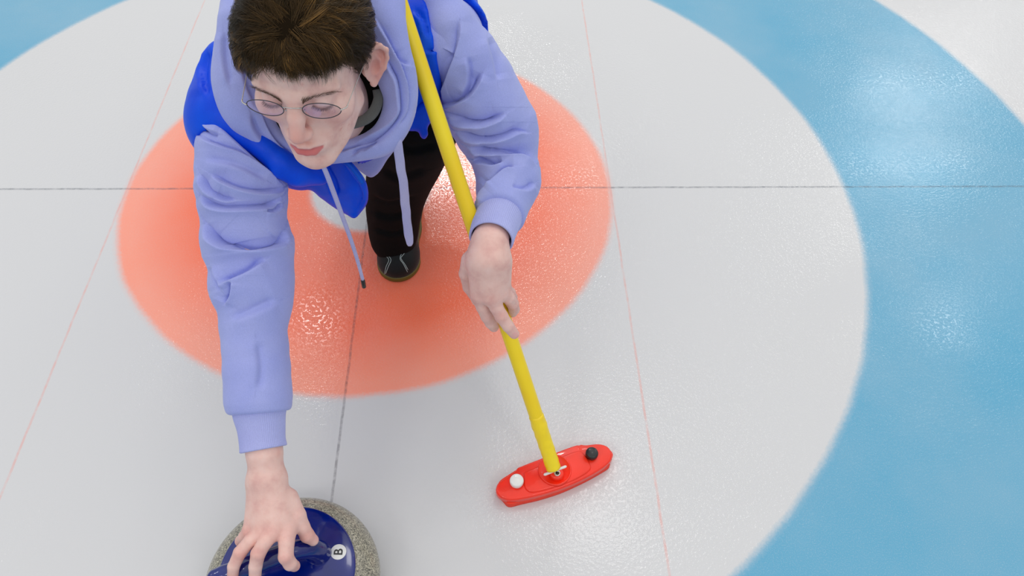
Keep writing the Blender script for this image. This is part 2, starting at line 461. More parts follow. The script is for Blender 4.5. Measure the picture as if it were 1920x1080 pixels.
wrr = 0.0137 + .0001*np.sin(np.linspace(0, 20, 40)) + .0009*np.exp(-((np.linspace(0,1,40)-.80)/.06)**2); wrr[-1] = .0129
V, Fc = tube(wr, wrr, 40)
V = np.array(V); V += vnormals(V, np.array([f for f in Fc if len(f) == 4]))*(.00035*vnoise(V*420, 3))[:,None]
mesh_obj('tape_wrap', V, Fc, YEL, broom, label='wrinkled yellow tape round the bottom of the pole')
endp = B0+BD*1.16
mesh_obj('end_cap', *tube([endp, endp+BD*.004, endp+BD*.012, endp+BD*.015], [.0136,.0140,.0136,.009], 32), BLACK, broom)
# head outline traced at its own height, long axis across the ice
def outl(px, z): return np.array([Zp(900+x/5.4, 780+y/5.4, z)[:2] for x, y in px])
top_px = [(160,735),(180,680),(240,635),(350,560),(378,522),(430,498),(640,417),(820,345),(975,291),(1020,297),(1110,285),(1205,278),(1285,300),(1328,350),(1337,410),(1300,475),(1180,560),(1000,655),(800,735),(600,795),(430,832),(300,846),(215,820),(172,780)]
low_px = [(162,770),(185,815),(232,868),(294,922),(420,895),(600,853),(800,790),(980,712),(1150,625),(1298,535),(1300,505),(1335,440),(1320,390),(1230,330),(1060,330),(980,335),(700,440),(430,545),(300,620),(200,690)]
def slab(name, poly, z0, z1, bev, mat, parent, label=None, taper=0, sm=4):
    pl = np.vstack([poly, poly[:1]]); pp = smooth_path(pl, sm)[:-1]
    c = pp.mean(0); n = len(pp)
    tn = np.roll(pp, -1, 0)-np.roll(pp, 1, 0); tn /= np.linalg.norm(tn, axis=1)[:,None]+1e-9
    inn = np.stack([-tn[:,1], tn[:,0]], 1); inn *= np.sign(np.einsum('ij,ij->i', inn, c-pp).sum())
    rings = [(z0, bev*.3), (z0+bev*.3, 0), (z1-bev, taper), (z1-bev*.6, taper+bev*.12), (z1-bev*.25, taper+bev*.45), (z1, taper+bev*.9)]
    V = []; Fc = []
    for z, o in rings:
        for q_ in pp + inn*o: V.append([q_[0], q_[1], z])
    for i in range(len(rings)-1):
        for k in range(n):
            k2 = (k+1) % n; Fc.append((i*n+k, i*n+k2, (i+1)*n+k2, (i+1)*n+k))
    Fc.append(tuple(range(n))); Fc.append(tuple((len(rings)-1)*n+k for k in range(n)))
    o = mesh_obj(name, V, Fc, mat, parent, label=label)
    bm = bmesh.new(); bm.from_mesh(o.data); bmesh.ops.recalc_face_normals(bm, faces=bm.faces); bm.to_mesh(o.data); bm.free()
    return o
slab('brush_pad', outl(low_px, .0015), .0, .017, .002, REDPAD, broom, 'soft red brush pad under the head')
head_o = slab('broom_head', outl(top_px, .031), .016, .031, .004, RED, broom, 'long red plastic head of the broom')
deck = [(445,570),(640,485),(800,418),(990,350),(1055,385),(1110,470),(1112,545),(960,640),(760,715),(560,766),(480,752),(446,690)]
slab('deck', outl(deck, .035), .030, .0352, .003, RED, head_o, 'raised middle of the red head')
def onz(x, y, z): return Zp(900+x/5.4, 780+y/5.4, z)
dish_c = onz(757, 545, .0375)
mesh_obj('pivot_dish', *lathe([(.0315,.033),(.0312,.0385),(.0300,.0398),(.0288,.0392),(.0245,.0362),(.001,.0355)], [dish_c[0], dish_c[1], 0], 64), RED, head_o, label='round dish the pivot sits in')
pv = onz(777, 575, .044)
mesh_obj('pivot', *tube([pv+np.array([0,0,-.014]), pv+np.array([0,0,-.002]), pv+np.array([0,0,.001]), pv+np.array([0,0,.0022])], [.0135,.0135,.0125,.0100], 40), RED, broom, label='red pivot joint under the pole')
STEEL = plain('steel', (.62,.63,.64,1), .3, 1, 0, .02)
rv = pv + np.array([.0005,-.002,.0022])
mesh_obj('rivet', *lathe([(.0060,-.001),(.0060,.0013),(.0052,.0020),(.0036,.0020),(.0032,.0004),(.001,.0002)], rv, 32), STEEL, broom, label='steel hollow rivet in the pivot')
mesh_obj('rivet_hole', *lathe([(.0031,0),(.0031,.0008),(.001,.0009)], rv+np.array([0,0,.0004]), 24), BLACK, broom)
k1 = onz(372, 652, .042); k2 = onz(1134, 374, .042)
kp = [(.0095,-.011),(.0118,-.0095),(.0128,-.006),(.0130,-.001),(.0122,.0018),(.0105,.003),(.001,.0035)]
mesh_obj('knob', *lathe(kp, k1, 48), WHITE, head_o, label='white round screw knob')
mesh_obj('knob', *lathe([(r*.93, z) for r, z in kp], k2, 48), BLACK, head_o, label='black round screw knob')
pa = onz(645, 597, .046); pb_ = onz(876, 508, .046)
mesh_obj('pin', *tube([pa, pa+(pb_-pa)*.05, pa+(pb_-pa)*.5, pa+(pb_-pa)*.95, pb_], [.0012,.0026,.0026,.0026,.0012], 20), WHITE, broom, label='white pin through the pivot')
# ------------------------------------------------------------------ the person: skin
person = empty('person', [.09, -.16, 0], 'young player in a lilac hoodie and blue vest crouching with one hand on the stone', 'person')

def make_skin():
    m, nt, b = new_mat('skin'); L = nt.links
    n = noise(nt, 38, 4, .6)
    base = ramp(nt, n.outputs[0], [(.3, srgb(226,180,172)), (.52, srgb(240,202,191)), (.72, srgb(245,212,202))])
    a = nt.nodes.new('ShaderNodeAttribute'); a.attribute_name = 'flush'
    col = mix(nt, a.outputs['Fac'], base.outputs[0], srgb(206, 112, 100))
    n2 = noise(nt, 150, 3, .6); sp = ramp(nt, n2.outputs[0], [(.60, (0,0,0,1)), (.70, (.6,.6,.6,1))])
    a2 = nt.nodes.new('ShaderNodeAttribute'); a2.attribute_name = 'spots'
    col = mix(nt, math_n(nt, 'MULTIPLY', sp.outputs[0], a2.outputs['Fac']), col, srgb(206, 124, 110))
    a3 = nt.nodes.new('ShaderNodeAttribute'); a3.attribute_name = 'lips'
    col = mix(nt, a3.outputs['Fac'], col, srgb(205, 72, 80))
    a4 = nt.nodes.new('ShaderNodeAttribute'); a4.attribute_name = 'nail'
    col = mix(nt, a4.outputs['Fac'], col, srgb(232, 178, 172))
    a5 = nt.nodes.new('ShaderNodeAttribute'); a5.attribute_name = 'stubble'
    col = mix(nt, a5.outputs['Fac'], col, srgb(120, 96, 84))
    L.new(col, b.inputs['Base Color'])
    b.inputs['Roughness'].default_value = .5; b.inputs['Subsurface Weight'].default_value = .12
    b.inputs['Subsurface Radius'].default_value = (1, .35, .2); b.inputs['Subsurface Scale'].default_value = .006
    b.inputs['Specular IOR Level'].default_value = .4
    bump(nt, b, noise(nt, 900, 3, .6).outputs[0], .25, .0006)
    return m
SKIN = make_skin()

# head pose: face looks along local -y, x is the person's left, z up
HP = np.array([.054, -.521, .721]); HR = _rz(-.083) @ _rx(.094) @ _ry(.003)
def hw(p): return np.asarray(p, float) @ HR.T + HP        # head -> world
def mir(c): return [(c[0], c[1], c[2]), (-c[0], c[1], c[2])]
def head_sdf(q):
    x = np.abs(q[...,0:1]); s = np.concatenate([x, q[...,1:]], -1)      # mirrored copy
    d = s_ell(q, (0,.012,.062), (.0735,.094,.080))
    d = smin(d, s_ell(q, (0,-.022,.070), (.066,.074,.062)), .02)
    d = smin(d, s_ell(q, (0,-.030,-.004), (.060,.058,.078)), .025)
    d = smin(d, s_cone(s, (.047,.002,-.048), (.017,-.072,-.087), .016, .013), .022)
    d = smin(d, s_ell(q, (0,-.040,-.058), (.044,.044,.040)), .02)
    d = smin(d, s_sph(q, (0,-.077,-.090), .0155), .016)
    d = smin(d, s_ell(s, (.046,-.060,.000), (.019,.022,.020)), .022)      # cheek bones
    d = smin(d, s_cone(s, (.014,-.0895,.042), (.050,-.072,.043), .0085, .007), .012)   # brow
    d = smax(d, -s_ell(s, (.0325,-.104,.024), (.0165,.019,.0135)), .012)   # sockets
    d = smin(d, s_sph(s, (.0325,-.0765,.0255), .0138), .005)              # lids
    d = smax(d, -s_cone(s, (.020,-.093,.0175), (.045,-.084,.0185), .0012, .0012), .0025)
    # nose
    n = s_cone(q, (0,-.0885,.036), (0,-.1010,.012), .0100, .0108)
    n = smin(n, s_cone(q, (0,-.1010,.012), (0,-.1150,-.0085), .0108, .0098), .006)
    n = smin(n, s_ell(s, (.0108,-.1040,-.0132), (.0068,.0105,.0076)), .008)
    n = smin(n, s_cone(q, (0,-.112,-.012), (0,-.098,-.0205), .0048, .0045), .004)
    d = smin(d, n, .013)
    d = smax(d, -s_ell(s, (.0065,-.1085,-.0190), (.0036,.0055,.0040)), .003)
    # nasolabial softness, mouth
    d = smin(d, s_ell(q, (0,-.078,-.046), (.031,.0215,.022)), .012)
    d = smin(d, s_chain(s, [((0,-.1010,-.0410),.0042), ((.006,-.1012,-.0396),.0042), ((.024,-.0885,-.0455),.0018)], .003), .004)
    d = smin(d, s_chain(s, [((0,-.0992,-.0540),.0058), ((.010,-.0968,-.0530),.0054), ((.022,-.0885,-.0475),.0020)], .004), .005)
    d = smax(d, -s_chain(s, [((0,-.1075,-.0470),.0016), ((.010,-.1050,-.0462),.0016), ((.024,-.0925,-.0460),.0012)], .002), .002)
    d = smax(d, -s_ell(q, (0,-.1085,-.031), (.0032,.0045,.009)), .004)
    d = smax(d, -s_ell(q, (0,-.1055,-.0675), (.014,.0085,.0060)), .008)
    # ears
    ang = -.62
    R = _rz(ang)
    e0 = np.array([.0720,.006,.004])
    t = (s - e0.astype(np.float32)) @ R.astype(np.float32)               # ear plane: local y back, z up, x out
    ear = s_ell(t, (.004,.014,.006), (.0040,.0215,.0335))
    rim = s_chain(t, [((.001,-.002,.012),.0026), ((.006,.000,.026),.0030), ((.009,.010,.0350),.0034), ((.0115,.022,.0335),.0034), ((.012,.0315,.021),.0034), ((.0105,.032,.006),.0032), ((.009,.026,-.008),.0030), ((.006,.016,-.018),.0032), ((.004,.007,-.026),.0055)], .003)
    anti = s_chain(t, [((.007,.014,.022),.0022), ((.0085,.020,.010),.0024), ((.008,.019,-.002),.0024), ((.007,.012,-.011),.0026)], .003)
    ear = smin(ear, rim, .004); ear = smin(ear, anti, .003)
    ear = smax(ear, -s_ell(t, (.0115,.0095,.003), (.0085,.0085,.0125)), .002)
    ear = smin(ear, s_ell(t, (-.002,.006,.006), (.007,.012,.024)), .003)
    ear = smin(ear, s_ell(t, (.002,-.001,.000), (.0045,.0040,.0055)), .003)
    d = smin(d, ear, .006)
    return d
NECK = [(hw((0,.022,-.040)), .054), (hw((0,.045,-.10)), .055), (np.array([.085,-.425,.575]), .066)]
def skin_head(p):
    q = (p - HP.astype(np.float32)) @ HR.astype(np.float32)
    return smin(head_sdf(q), s_chain(p, NECK, .01), .014)
headV, headQ = sdf_mesh(skin_head, HP-[.13,.15,.17], HP+[.13,.17,.16], .00145)
headV = relax(headV, headQ, 1, .4)
hl = (headV-HP) @ HR
def gs(l, c, s): return np.exp(-(((l-np.asarray(c))/np.asarray(s))**2).sum(1))
al = np.abs(hl[:,0])[:,None]; hs = np.hstack([al, hl[:,1:]])
flush = .34*gs(hl, (0,-.118,-.010), (.016,.02,.020)) + .25*gs(hl, (0,-.11,.01), (.010,.03,.03)) + .28*gs(hs, (.045,-.075,-.012), (.022,.03,.022)) \
      + .62*gs(hs, (.088,.018,.006), (.016,.028,.036)) + .18*gs(hl, (0,-.09,-.092), (.03,.03,.02)) + .22*gs(hl,(0,-.1,-.032),(.02,.02,.010))
flush = np.clip(flush, 0, .85)
spots = np.clip(gs(hs, (.05,-.06,-.035), (.024,.05,.032)) + .8*gs(hl, (0,-.09,.075), (.04,.04,.02)) + .5*gs(hl,(0,-.09,-.09),(.03,.03,.02)), 0, 1)
# lips: a mask in the plane of the mouth
mx, mz = np.abs(hl[:,0]), hl[:,2]
upz = np.interp(mx, [0,.006,.014,.026], [-.0420,-.0405,-.0425,-.0460]); lowz = np.interp(mx, [0,.008,.016,.025], [-.0595,-.0588,-.0550,-.0475])
lips = np.clip((upz-mz)/.0028+.5, 0, 1)*np.clip((mz-lowz)/.0035+.5, 0, 1)*np.clip((.0242-mx)/.002, 0, 1)*(hl[:,1] < -.075)*.76
# short dark hair roots at the sides of the head
stub = np.clip(1.3*gs(hs, (.075,-.012,.050), (.03,.022,.032)), 0, .8)*np.clip((hl[:,1]+.034)/.006, 0, 1)*(hs[:,0] > .05)

def finger_nail(V, c, axis, up, l, w):
    """mask of a nail lying on a fingertip"""
    axis = np.asarray(axis, float); axis /= np.linalg.norm(axis); up = up-axis*np.dot(up, axis); up /= np.linalg.norm(up)
    sd = np.cross(axis, up); q = V-c
    a, s, u = q@axis, q@sd, q@up
    e = (a/l)**2 + (s/w)**2
    return np.clip((1-e)*3, 0, 1)*(u > 0)
# ---- right hand, spread over the grip of the stone; nodes are (image u, v, height, radius)
def nz(u, v, z, r): return (Zp(u, v, z), r)
def rhand():
    W0 = [(D(489,770,1.182),.030), (D(492,815,1.178),.0275), (D(496,850,1.175),.0255), (D(499,885,1.177),.0240)]
    mcp = [nz(556,950,.226,.0165), nz(541,992,.2165,.0120), nz(515,998,.2230,.0118), nz(490,998,.2205,.0112), nz(468,996,.2115,.0105)]
    car = [nz(524,905,.246,.019), nz(513,905,.252,.020), nz(500,905,.254,.020), nz(489,907,.250,.0175), nz(483,912,.243,.0135)]
    palm = list(zip(car, mcp))
    fing = [
     [nz(541,992,.2165,.0128), nz(537,1018,.2160,.0117), nz(536,1044,.2080,.0112), nz(544,1057,.1950,.0102), nz(552,1061,.1820,.0088)],
     [nz(513,998,.2230,.0122), nz(497,1016,.2230,.0110), nz(484,1038,.2160,.0108), nz(479,1062,.1990,.0098), nz(478,1085,.1800,.0090)],
     [nz(490,998,.2205,.0112), nz(469,1014,.2180,.0100), nz(450,1036,.2090,.0098), nz(438,1062,.1930,.0089), nz(436,1084,.1760,.0082)],
     [nz(468,996,.2115,.0105), nz(459,1006,.2010,.0094), nz(452,1014,.1850,.0088), nz(455,1014,.1650,.0080), nz(462,1008,.150,.0074)],
    ]
    thumb = [nz(540,935,.2300,.0165), nz(559,966,.2180,.0118), nz(567,988,.2020,.0112), nz(576,1004,.1890,.0110), nz(587,1013,.1770,.0088)]
    return W0, palm, fing, thumb
RW, RP, RF, RT = rhand()
def hand_sdf(p, W, palm, fing, thumb, kf=.005):
    d = s_chain(p, W, .01)
    pm = None
    for a, b in palm[1:]:
        e = s_cone(p, a[0], b[0], a[1], b[1]); pm = e if pm is None else smin(pm, e, .016)
    d = smin(d, pm, .022)
    fs = None
    for f in fing:
        e = s_chain(p, f, .0022); fs = e if fs is None else np.minimum(fs, e)
    d = smin(d, fs, kf)
    t = s_chain(p, thumb, .003)
    d = smin(d, t, .009)
    return d
def rsdf(p):
    d = hand_sdf(p, RW, RP, RF, RT, .0055)
    # faint tendons and knuckles
    for (a, b), f in zip(RP[1:], RF):
        d = smin(d, s_sph(p, f[2][0] + np.array([0,-.001,.0012]), f[2][1]*.82), .003)
    return d
rhV, rhQ = sdf_mesh(rsdf, [-.16,-1.09,.13], [.06,-.80,.42], .0013)
rhV = relax(rhV, rhQ, 1, .4)
# ---- left hand, laid along the broom pole
def onpole(u, v):
    """pole centre nearest to the image point"""
    s = np.linspace(0, 1.1, 400); pts = B0+BD*s[:,None]; q = P(pts); i = np.argmin(np.hypot(q[:,0]-u, q[:,1]-v)); return pts[i], q[i,2]
pc, pt = onpole(940, 590)
def nt_(u, v, t, r): return (D(u, v, t), r)
tb = pt
LW = [nt_(938,400,1.262,.027), nt_(926,430,1.234,.0270), nt_(918,455,1.212,.0275), nt_(914,478,1.208,.0265)]
Lpalm = [(nt_(880,488,1.225,.014), nt_(880,520,1.25,.014)),
         (nt_(899,492,1.21,.020), nt_(897,553,1.236,.0130)), (nt_(911,490,1.205,.021), nt_(919,557,1.228,.0132)),
         (nt_(924,490,1.207,.021), nt_(935,552,1.232,.0125)), (nt_(938,494,1.215,.018), nt_(945,540,1.245,.0115))]
Lf = [[nt_(897,553,1.236,.0130), nt_(905,575,1.252,.0112), nt_(913,593,1.270,.0106), nt_(920,605,1.284,.0098), nt_(926,613,1.298,.0088)],
      [nt_(921,556,1.228,.0132), nt_(930,575,1.236,.0112), nt_(940,593,1.243,.0110), nt_(953,612,1.252,.0098), nt_(964,626,1.262,.0086)],
      [nt_(940,550,1.236,.0125), nt_(953,558,1.250,.0108), nt_(961,569,1.270,.0102), nt_(964,580,1.292,.0092), nt_(961,586,1.308,.0084)],
      [nt_(945,540,1.245,.0110), nt_(956,549,1.272,.0096), nt_(960,558,1.297,.0090), nt_(950,566,1.318,.0080), nt_(942,568,1.322,.0074)]]
Lt = [nt_(882,488,1.225,.0150), nt_(875,513,1.252,.0125), nt_(880,538,1.280,.0110), nt_(896,562,1.302,.0105), nt_(908,578,1.310,.0085)]
def lsdf(p):
    d = hand_sdf(p, LW, Lpalm, Lf, Lt, .0055)
    for f in Lf: d = smin(d, s_sph(p, f[2][0] + np.array([0,-.0008,.0012]), f[2][1]*.86), .003)
    return d
lc = D(920, 520, 1.25)
lhV, lhQ = sdf_mesh(lsdf, lc-[.10,.13,.15], lc+[.11,.13,.17], .0013)
lhV = relax(lhV, lhQ, 1, .4)
# ---- what the clothes cover: arms and trunk, joined to hands and head
AR = [(D(430,235,1.17), .05), (D(465,470,1.20), .040), (D(489,770,1.19), .031), (D(492,815,1.2), .0275)]
ARM_R = [(D(450,275,1.185), .034), (D(468,470,1.195), .030), (RW[0][0], .031), (RW[1][0], .0275)]
ARM_L = [(D(880,130,1.26), .026), (D(945,290,1.315), .028), (LW[0][0], .031), (LW[1][0], .0285)]
TRUNK_N = [(np.array([.085,-.425,.575]), .066), (np.array([.07,-.30,.53]), .08), (np.array([.08,.05,.45]), .09)]
def inner(p):
    d = s_chain(p, ARM_R, .02); d = smin(d, s_chain(p, ARM_L, .02), .03); d = smin(d, s_chain(p, TRUNK_N, .04), .05)
    d = smin(d, s_cone(p, ARM_R[0][0], (-.02,-.33,.53), .034, .05), .02); d = smin(d, s_cone(p, ARM_L[0][0], (.17,-.25,.55), .026, .05), .02)
    return d
inV, inQ = sdf_mesh(inner, [-.25,-1.05,.2], [.45,.25,.8], .006)
def fz(V): return np.zeros(len(V))
fl_r = fz(rhV); nails = fz(rhV)
for f in RF:
    fl_r += .5*gs(rhV, f[2][0], .011) + .55*gs(rhV, f[4][0], .014) + .35*gs(rhV, f[0][0], .014)
fl_r += .45*gs(rhV, RT[3][0], .016) + .07
fl_r += .8*gs(rhV, Zp(523,848,.302), (.0035,.009,.009))                       # small scar by the cuff
nails = np.maximum(nails, finger_nail(rhV, RT[4][0]-(RT[4][0]-RT[3][0])*.15, RT[4][0]-RT[3][0], np.array([.1,.35,1.]), .0085, .0062))
fl_l = fz(lhV) + .10
for f in Lf: fl_l += .45*gs(lhV, f[2][0], .011) + .30*gs(lhV, f[4][0], .012) + .35*gs(lhV, f[0][0], .013)
nail_l = finger_nail(lhV, Lf[1][4][0]-(Lf[1][4][0]-Lf[1][3][0])*.1, Lf[1][4][0]-Lf[1][3][0], CP-Lf[1][4][0], .0075, .0058)
nail_l = np.maximum(nail_l, finger_nail(lhV, Lf[0][4][0], Lf[0][4][0]-Lf[0][3][0], CP-Lf[0][4][0], .0065, .0052))
nail_l = np.maximum(nail_l, finger_nail(lhV, Lf[2][4][0], Lf[2][4][0]-Lf[2][3][0], CP-Lf[2][4][0], .0065, .0052))
allV = np.vstack([headV, rhV, lhV, inV]); off = np.cumsum([0, len(headV), len(rhV), len(lhV)])
allQ = np.vstack([headQ, rhQ+off[1], lhQ+off[2], inQ+off[3]])
zi = fz(inV)
cat = np.concatenate
mesh_obj('body', allV, allQ, SKIN, person, attrs={
    'flush': np.clip(cat([flush, fl_r, fl_l, zi]), 0, .9), 'spots': cat([spots, fz(rhV), fz(lhV), zi]),
    'lips': cat([lips, fz(rhV), fz(lhV), zi]), 'nail': cat([fz(headV), nails, nail_l, zi]), 'stubble': cat([stub, fz(rhV), fz(lhV), zi])})
# ------------------------------------------------------------------ clothes
def cloth(name, c1, c2, rough=.9, sheen=.25, weave=1400, wb=.35, fuzz=0, big=14):
    m, nt, b = new_mat(name); L = nt.links
    n = noise(nt, big, 3); n2 = noise(nt, 700, 2, .7)
    r = ramp(nt, n.outputs[0], [(.35, c1), (.65, c2)])
    r2 = ramp(nt, n2.outputs[0], [(.3, (.86,.86,.88,1)), (.7, (1,1,1,1))])
    L.new(mix(nt, 1.0, r.outputs[0], r2.outputs[0], 'MULTIPLY'), b.inputs['Base Color'])
    b.inputs['Roughness'].default_value = rough; b.inputs['Sheen Weight'].default_value = sheen; b.inputs['Sheen Roughness'].default_value = .5
    b.inputs['Specular IOR Level'].default_value = .2
    p = bump(nt, b, noise(nt, weave, 2, .6).outputs[0], wb, .0008)
    if fuzz: bump(nt, b, noise(nt, 60, 3).outputs[0], fuzz, .004, prev=p)
    return m
LILAC = cloth('lilac_fleece', srgb(164,174,238), srgb(174,183,242), fuzz=.12)
RIBC = cloth('lilac_ribbing', srgb(178,184,240), srgb(186,192,244))
VEST = cloth('blue_nylon', srgb(0,72,228), srgb(0,88,242), .42, 0, 900, .1, .15)
VEST2 = cloth('blue_lining', srgb(0,70,200), srgb(0,90,215), .5, 0)
BLK = cloth('black_fleece', srgb(3,5,6), srgb(6,8,9), .95, .0, fuzz=.1)
GREY = cloth('grey_jersey', srgb(92,94,92), srgb(112,114,110), .95, .1)
DARKT = cloth('dark_jersey', srgb(14,15,14), srgb(24,25,22), .95, .05)

def pn(u, v, t, rp): return (D(u, v, t), rp*t/F)
# sleeves: centre pixel, distance and half width of each station
SR = [pn(452,236,1.185,66), pn(450,280,1.185,79), pn(452,318,1.188,82), pn(453,336,1.19,79), pn(453,352,1.19,81), pn(455,368,1.193,76), pn(456,384,1.195,78), pn(458,404,1.196,73), pn(461,432,1.20,77), pn(463,450,1.20,76),
      pn(466,462,1.202,82), pn(471,482,1.202,77), pn(474,496,1.202,72), pn(472,514,1.20,77), pn(472,530,1.199,78), pn(476,550,1.197,73), pn(481,570,1.196,64), pn(477,592,1.194,63), pn(475,612,1.193,60), pn(479,650,1.191,60), pn(482,690,1.188,60), pn(485,728,1.185,58.5), pn(486,750,1.184,58.5), pn(487,762,1.184,55)]
SL = [pn(815,-25,1.19,30), pn(840,45,1.205,49), pn(872,112,1.24,66), pn(893,158,1.265,73), pn(905,190,1.28,76), pn(915,212,1.29,77), pn(923,226,1.295,74), pn(932,244,1.305,77), pn(940,262,1.31,71), pn(944,278,1.31,66), pn(947,294,1.312,62), pn(948,308,1.31,60), pn(953,322,1.307,60), pn(954,340,1.30,61), pn(949,360,1.29,56), pn(943,382,1.272,51), pn(939,398,1.258,48)]
def resamp(nodes, n=6):
    a = np.array([list(c)+[r] for c, r in nodes]); s = smooth_path(a, n); return [(q[:3], q[3]) for q in s]
def squash_chain(p, nodes, k, flat=.8):
    """chain with a little less depth than width as seen along the sleeve"""
    return s_chain(p, nodes, k)
SRr = resamp(SR, 1); SLr = resamp(SL, 1)
def sleeve_mesh(nodes, k, pad, h, cut=None):
    c = np.array([q[0] for q in nodes]); r = max(q[1] for q in nodes)
    f = lambda p: s_chain(p, nodes, k)
    if cut is not None:
        g = f; f = lambda p: smax(g(p), cut(p), .006)
    return sdf_mesh(f, c.min(0)-r-.01, c.max(0)+r+.01, h)
def plane_cut(c, n):
    n = np.asarray(n)/np.linalg.norm(n); return lambda p: (p-c.astype(np.float32)) @ n.astype(np.float32)
hood_root = empty('hoodie_base', (0,0,0), '', '') if False else None

foldsR = [
 ([(366,251),(392,265),(418,275),(451,284),(485,303),(508,321),(527,341)], 3.5, .0045, .0035, 9, 1),
 ([(378,222),(381,238),(392,246),(408,250)], 4, .005, .004, 8, -1),
 ([(396,328),(418,341),(444,352),(470,358),(495,361),(521,358),(533,352)], 4.5, .006, .006, 12, 1),
 ([(374,328),(384,352),(400,367),(418,375),(440,376)], 4.5, .006, .005, 11, 1),
 ([(379,367),(392,383),(418,391),(457,391),(490,389),(511,385),(526,370)], 5, .008, .006, 12, 1),
 ([(497,396),(512,395),(527,383)], 4, .005, .003, 8, 1),
 ([(385,420),(395,445),(412,458),(437,465),(468,467),(503,464),(530,455),(536,432)], 6, .012, .008, 14, 1),
 ([(408,531),(433,520),(461,508),(496,487)], 9, .008, .005, 16, 1),
 ([(420,570),(430,550),(434,528)], 6, .008, .004, 10, 1),
 ([(433,600),(468,588),(519,566)], 14, .004, .003, 20, 1),
 ([(395,500),(400,520),(412,545)], 7, .004, .004, 10, -1),
 ([(480,640),(486,690),(480,730)], 16, .003, .002, 16, 1),
 ([(384,300),(440,310),(500,338)], 12, .003, .003, 14, 1),
]
foldsL = [
 ([(845,222),(861,230),(880,234),(903,234),(930,225),(948,214)], 4.5, .007, .006, 12, 1),
 ([(859,245),(877,258),(896,264),(919,265),(947,258),(972,247),(990,249)], 5, .009, .006, 12, 1),
 ([(882,276),(896,285),(919,287),(954,288),(977,289),(995,299),(1006,308)], 5, .010, .007, 13, 1),
 ([(889,299),(905,304),(923,307),(942,301)], 7, .010, .005, 10, 1),
 ([(908,352),(928,331),(947,315),(963,313)], 5, .006, .005, 12, 1),
 ([(891,379),(900,359),(919,340)], 5, .005, .004, 9, 1),
 ([(829,196),(844,197),(860,191),(878,180),(893,160),(904,138)], 4.5, .008, .007, 12, 1),
 ([(836,208),(856,224),(878,233),(900,233),(922,228),(940,216)], 4, .004, .004, 10, 1),
 ([(812,86),(833,93),(851,104)], 2.6, .0035, .003, 6, -1),
 ([(862,40),(858,75),(851,105),(840,135),(831,165),(828,192)], 3.2, .004, .005, 12, -1),
 ([(875,107),(880,133),(878,160),(864,184)], 8, .004, .005, 12, 1),
 ([(915,70),(926,110),(932,150)], 14, .004, .003, 14, 1),
 ([(960,350),(985,355),(1003,345)], 7, .004, .004, 10, 1),
]
hoodie_parts = {}
def finish(V, Q, folds, rl=2, nz_=.0012, ns=38, seed=1):
    if folds: folds = [(l, w, d_*2.1, b_*1.8, bw, s_) for l, w, d_, b_, bw, s_ in folds]
    V = relax(V, Q, rl)
    nrm = vnormals(V, Q); V = V + nrm*(nz_*vnoise(V*ns, seed))[:,None]
    V = fold(V, Q, folds) if folds else V
    return V
# sleeve ends are open gathered hems, closed a little inside
endR, endRn = D(487,772,1.183), D(489,840,1.178)-D(486,700,1.188)
_a, _b = D(365,199,1)-CP, D(532,336,1)-CP
_n = np.cross(_a, _b); _n /= np.linalg.norm(_n)
if np.dot(_n, D(500,250,1)-CP) < 0: _n = -_n
armhole = plane_cut(CP, _n)
VR, QR = sleeve_mesh(SRr + [pn(487,790,1.182,52)], .005, 0, .0013, lambda p: np.maximum(plane_cut(endR, endRn)(p), armhole(p)))
VR = finish(VR, QR, foldsR, 2, .0016, 36, 3)
endL, endLn = D(936,408,1.252), D(930,430,1.222)-D(941,392,1.268)
VL, QL = sleeve_mesh(SLr + [pn(932,420,1.24,44)], .005, 0, .0013, plane_cut(endL, endLn))
VL = finish(VL, QL, foldsL, 2, .0016, 36, 5)
# shoulders and body of the hoodie
def torso(p, g=0):
    a = s_chain(p, [(D(452,228,1.205), .064+g), (np.array([-.045,-.30,.520]), .105+g), (np.array([.01,.06,.44]), .115+g)], .05)
    b = s_chain(p, [(D(835,70,1.24), .060+g), (np.array([.185,-.26,.575]), .095+g), (np.array([.15,.08,.46]), .115+g)], .05)
    d = smin(a, b, .05)
    d = smin(d, s_cone(p, D(455,225,1.21), D(820,80,1.25), .062+g, .058+g), .04)
    d = smin(d, s_cone(p, (.07,-.42,.585), (.08,-.2,.545), .085+g, .11+g), .04)
    return d
VT, QT = sdf_mesh(lambda p: torso(p), [-.30,-.62,.25], [.45,.28,.82], .005)
VT = finish(VT, QT, None, 2, .002, 24, 8)
hV, hQ = np.vstack([VR, VL, VT]), np.vstack([QR, QL+len(VR), QT+len(VR)+len(VL)])
hoodie = mesh_obj('hoodie', hV, hQ, LILAC, person, label='lilac fleece hoodie with baggy creased sleeves')

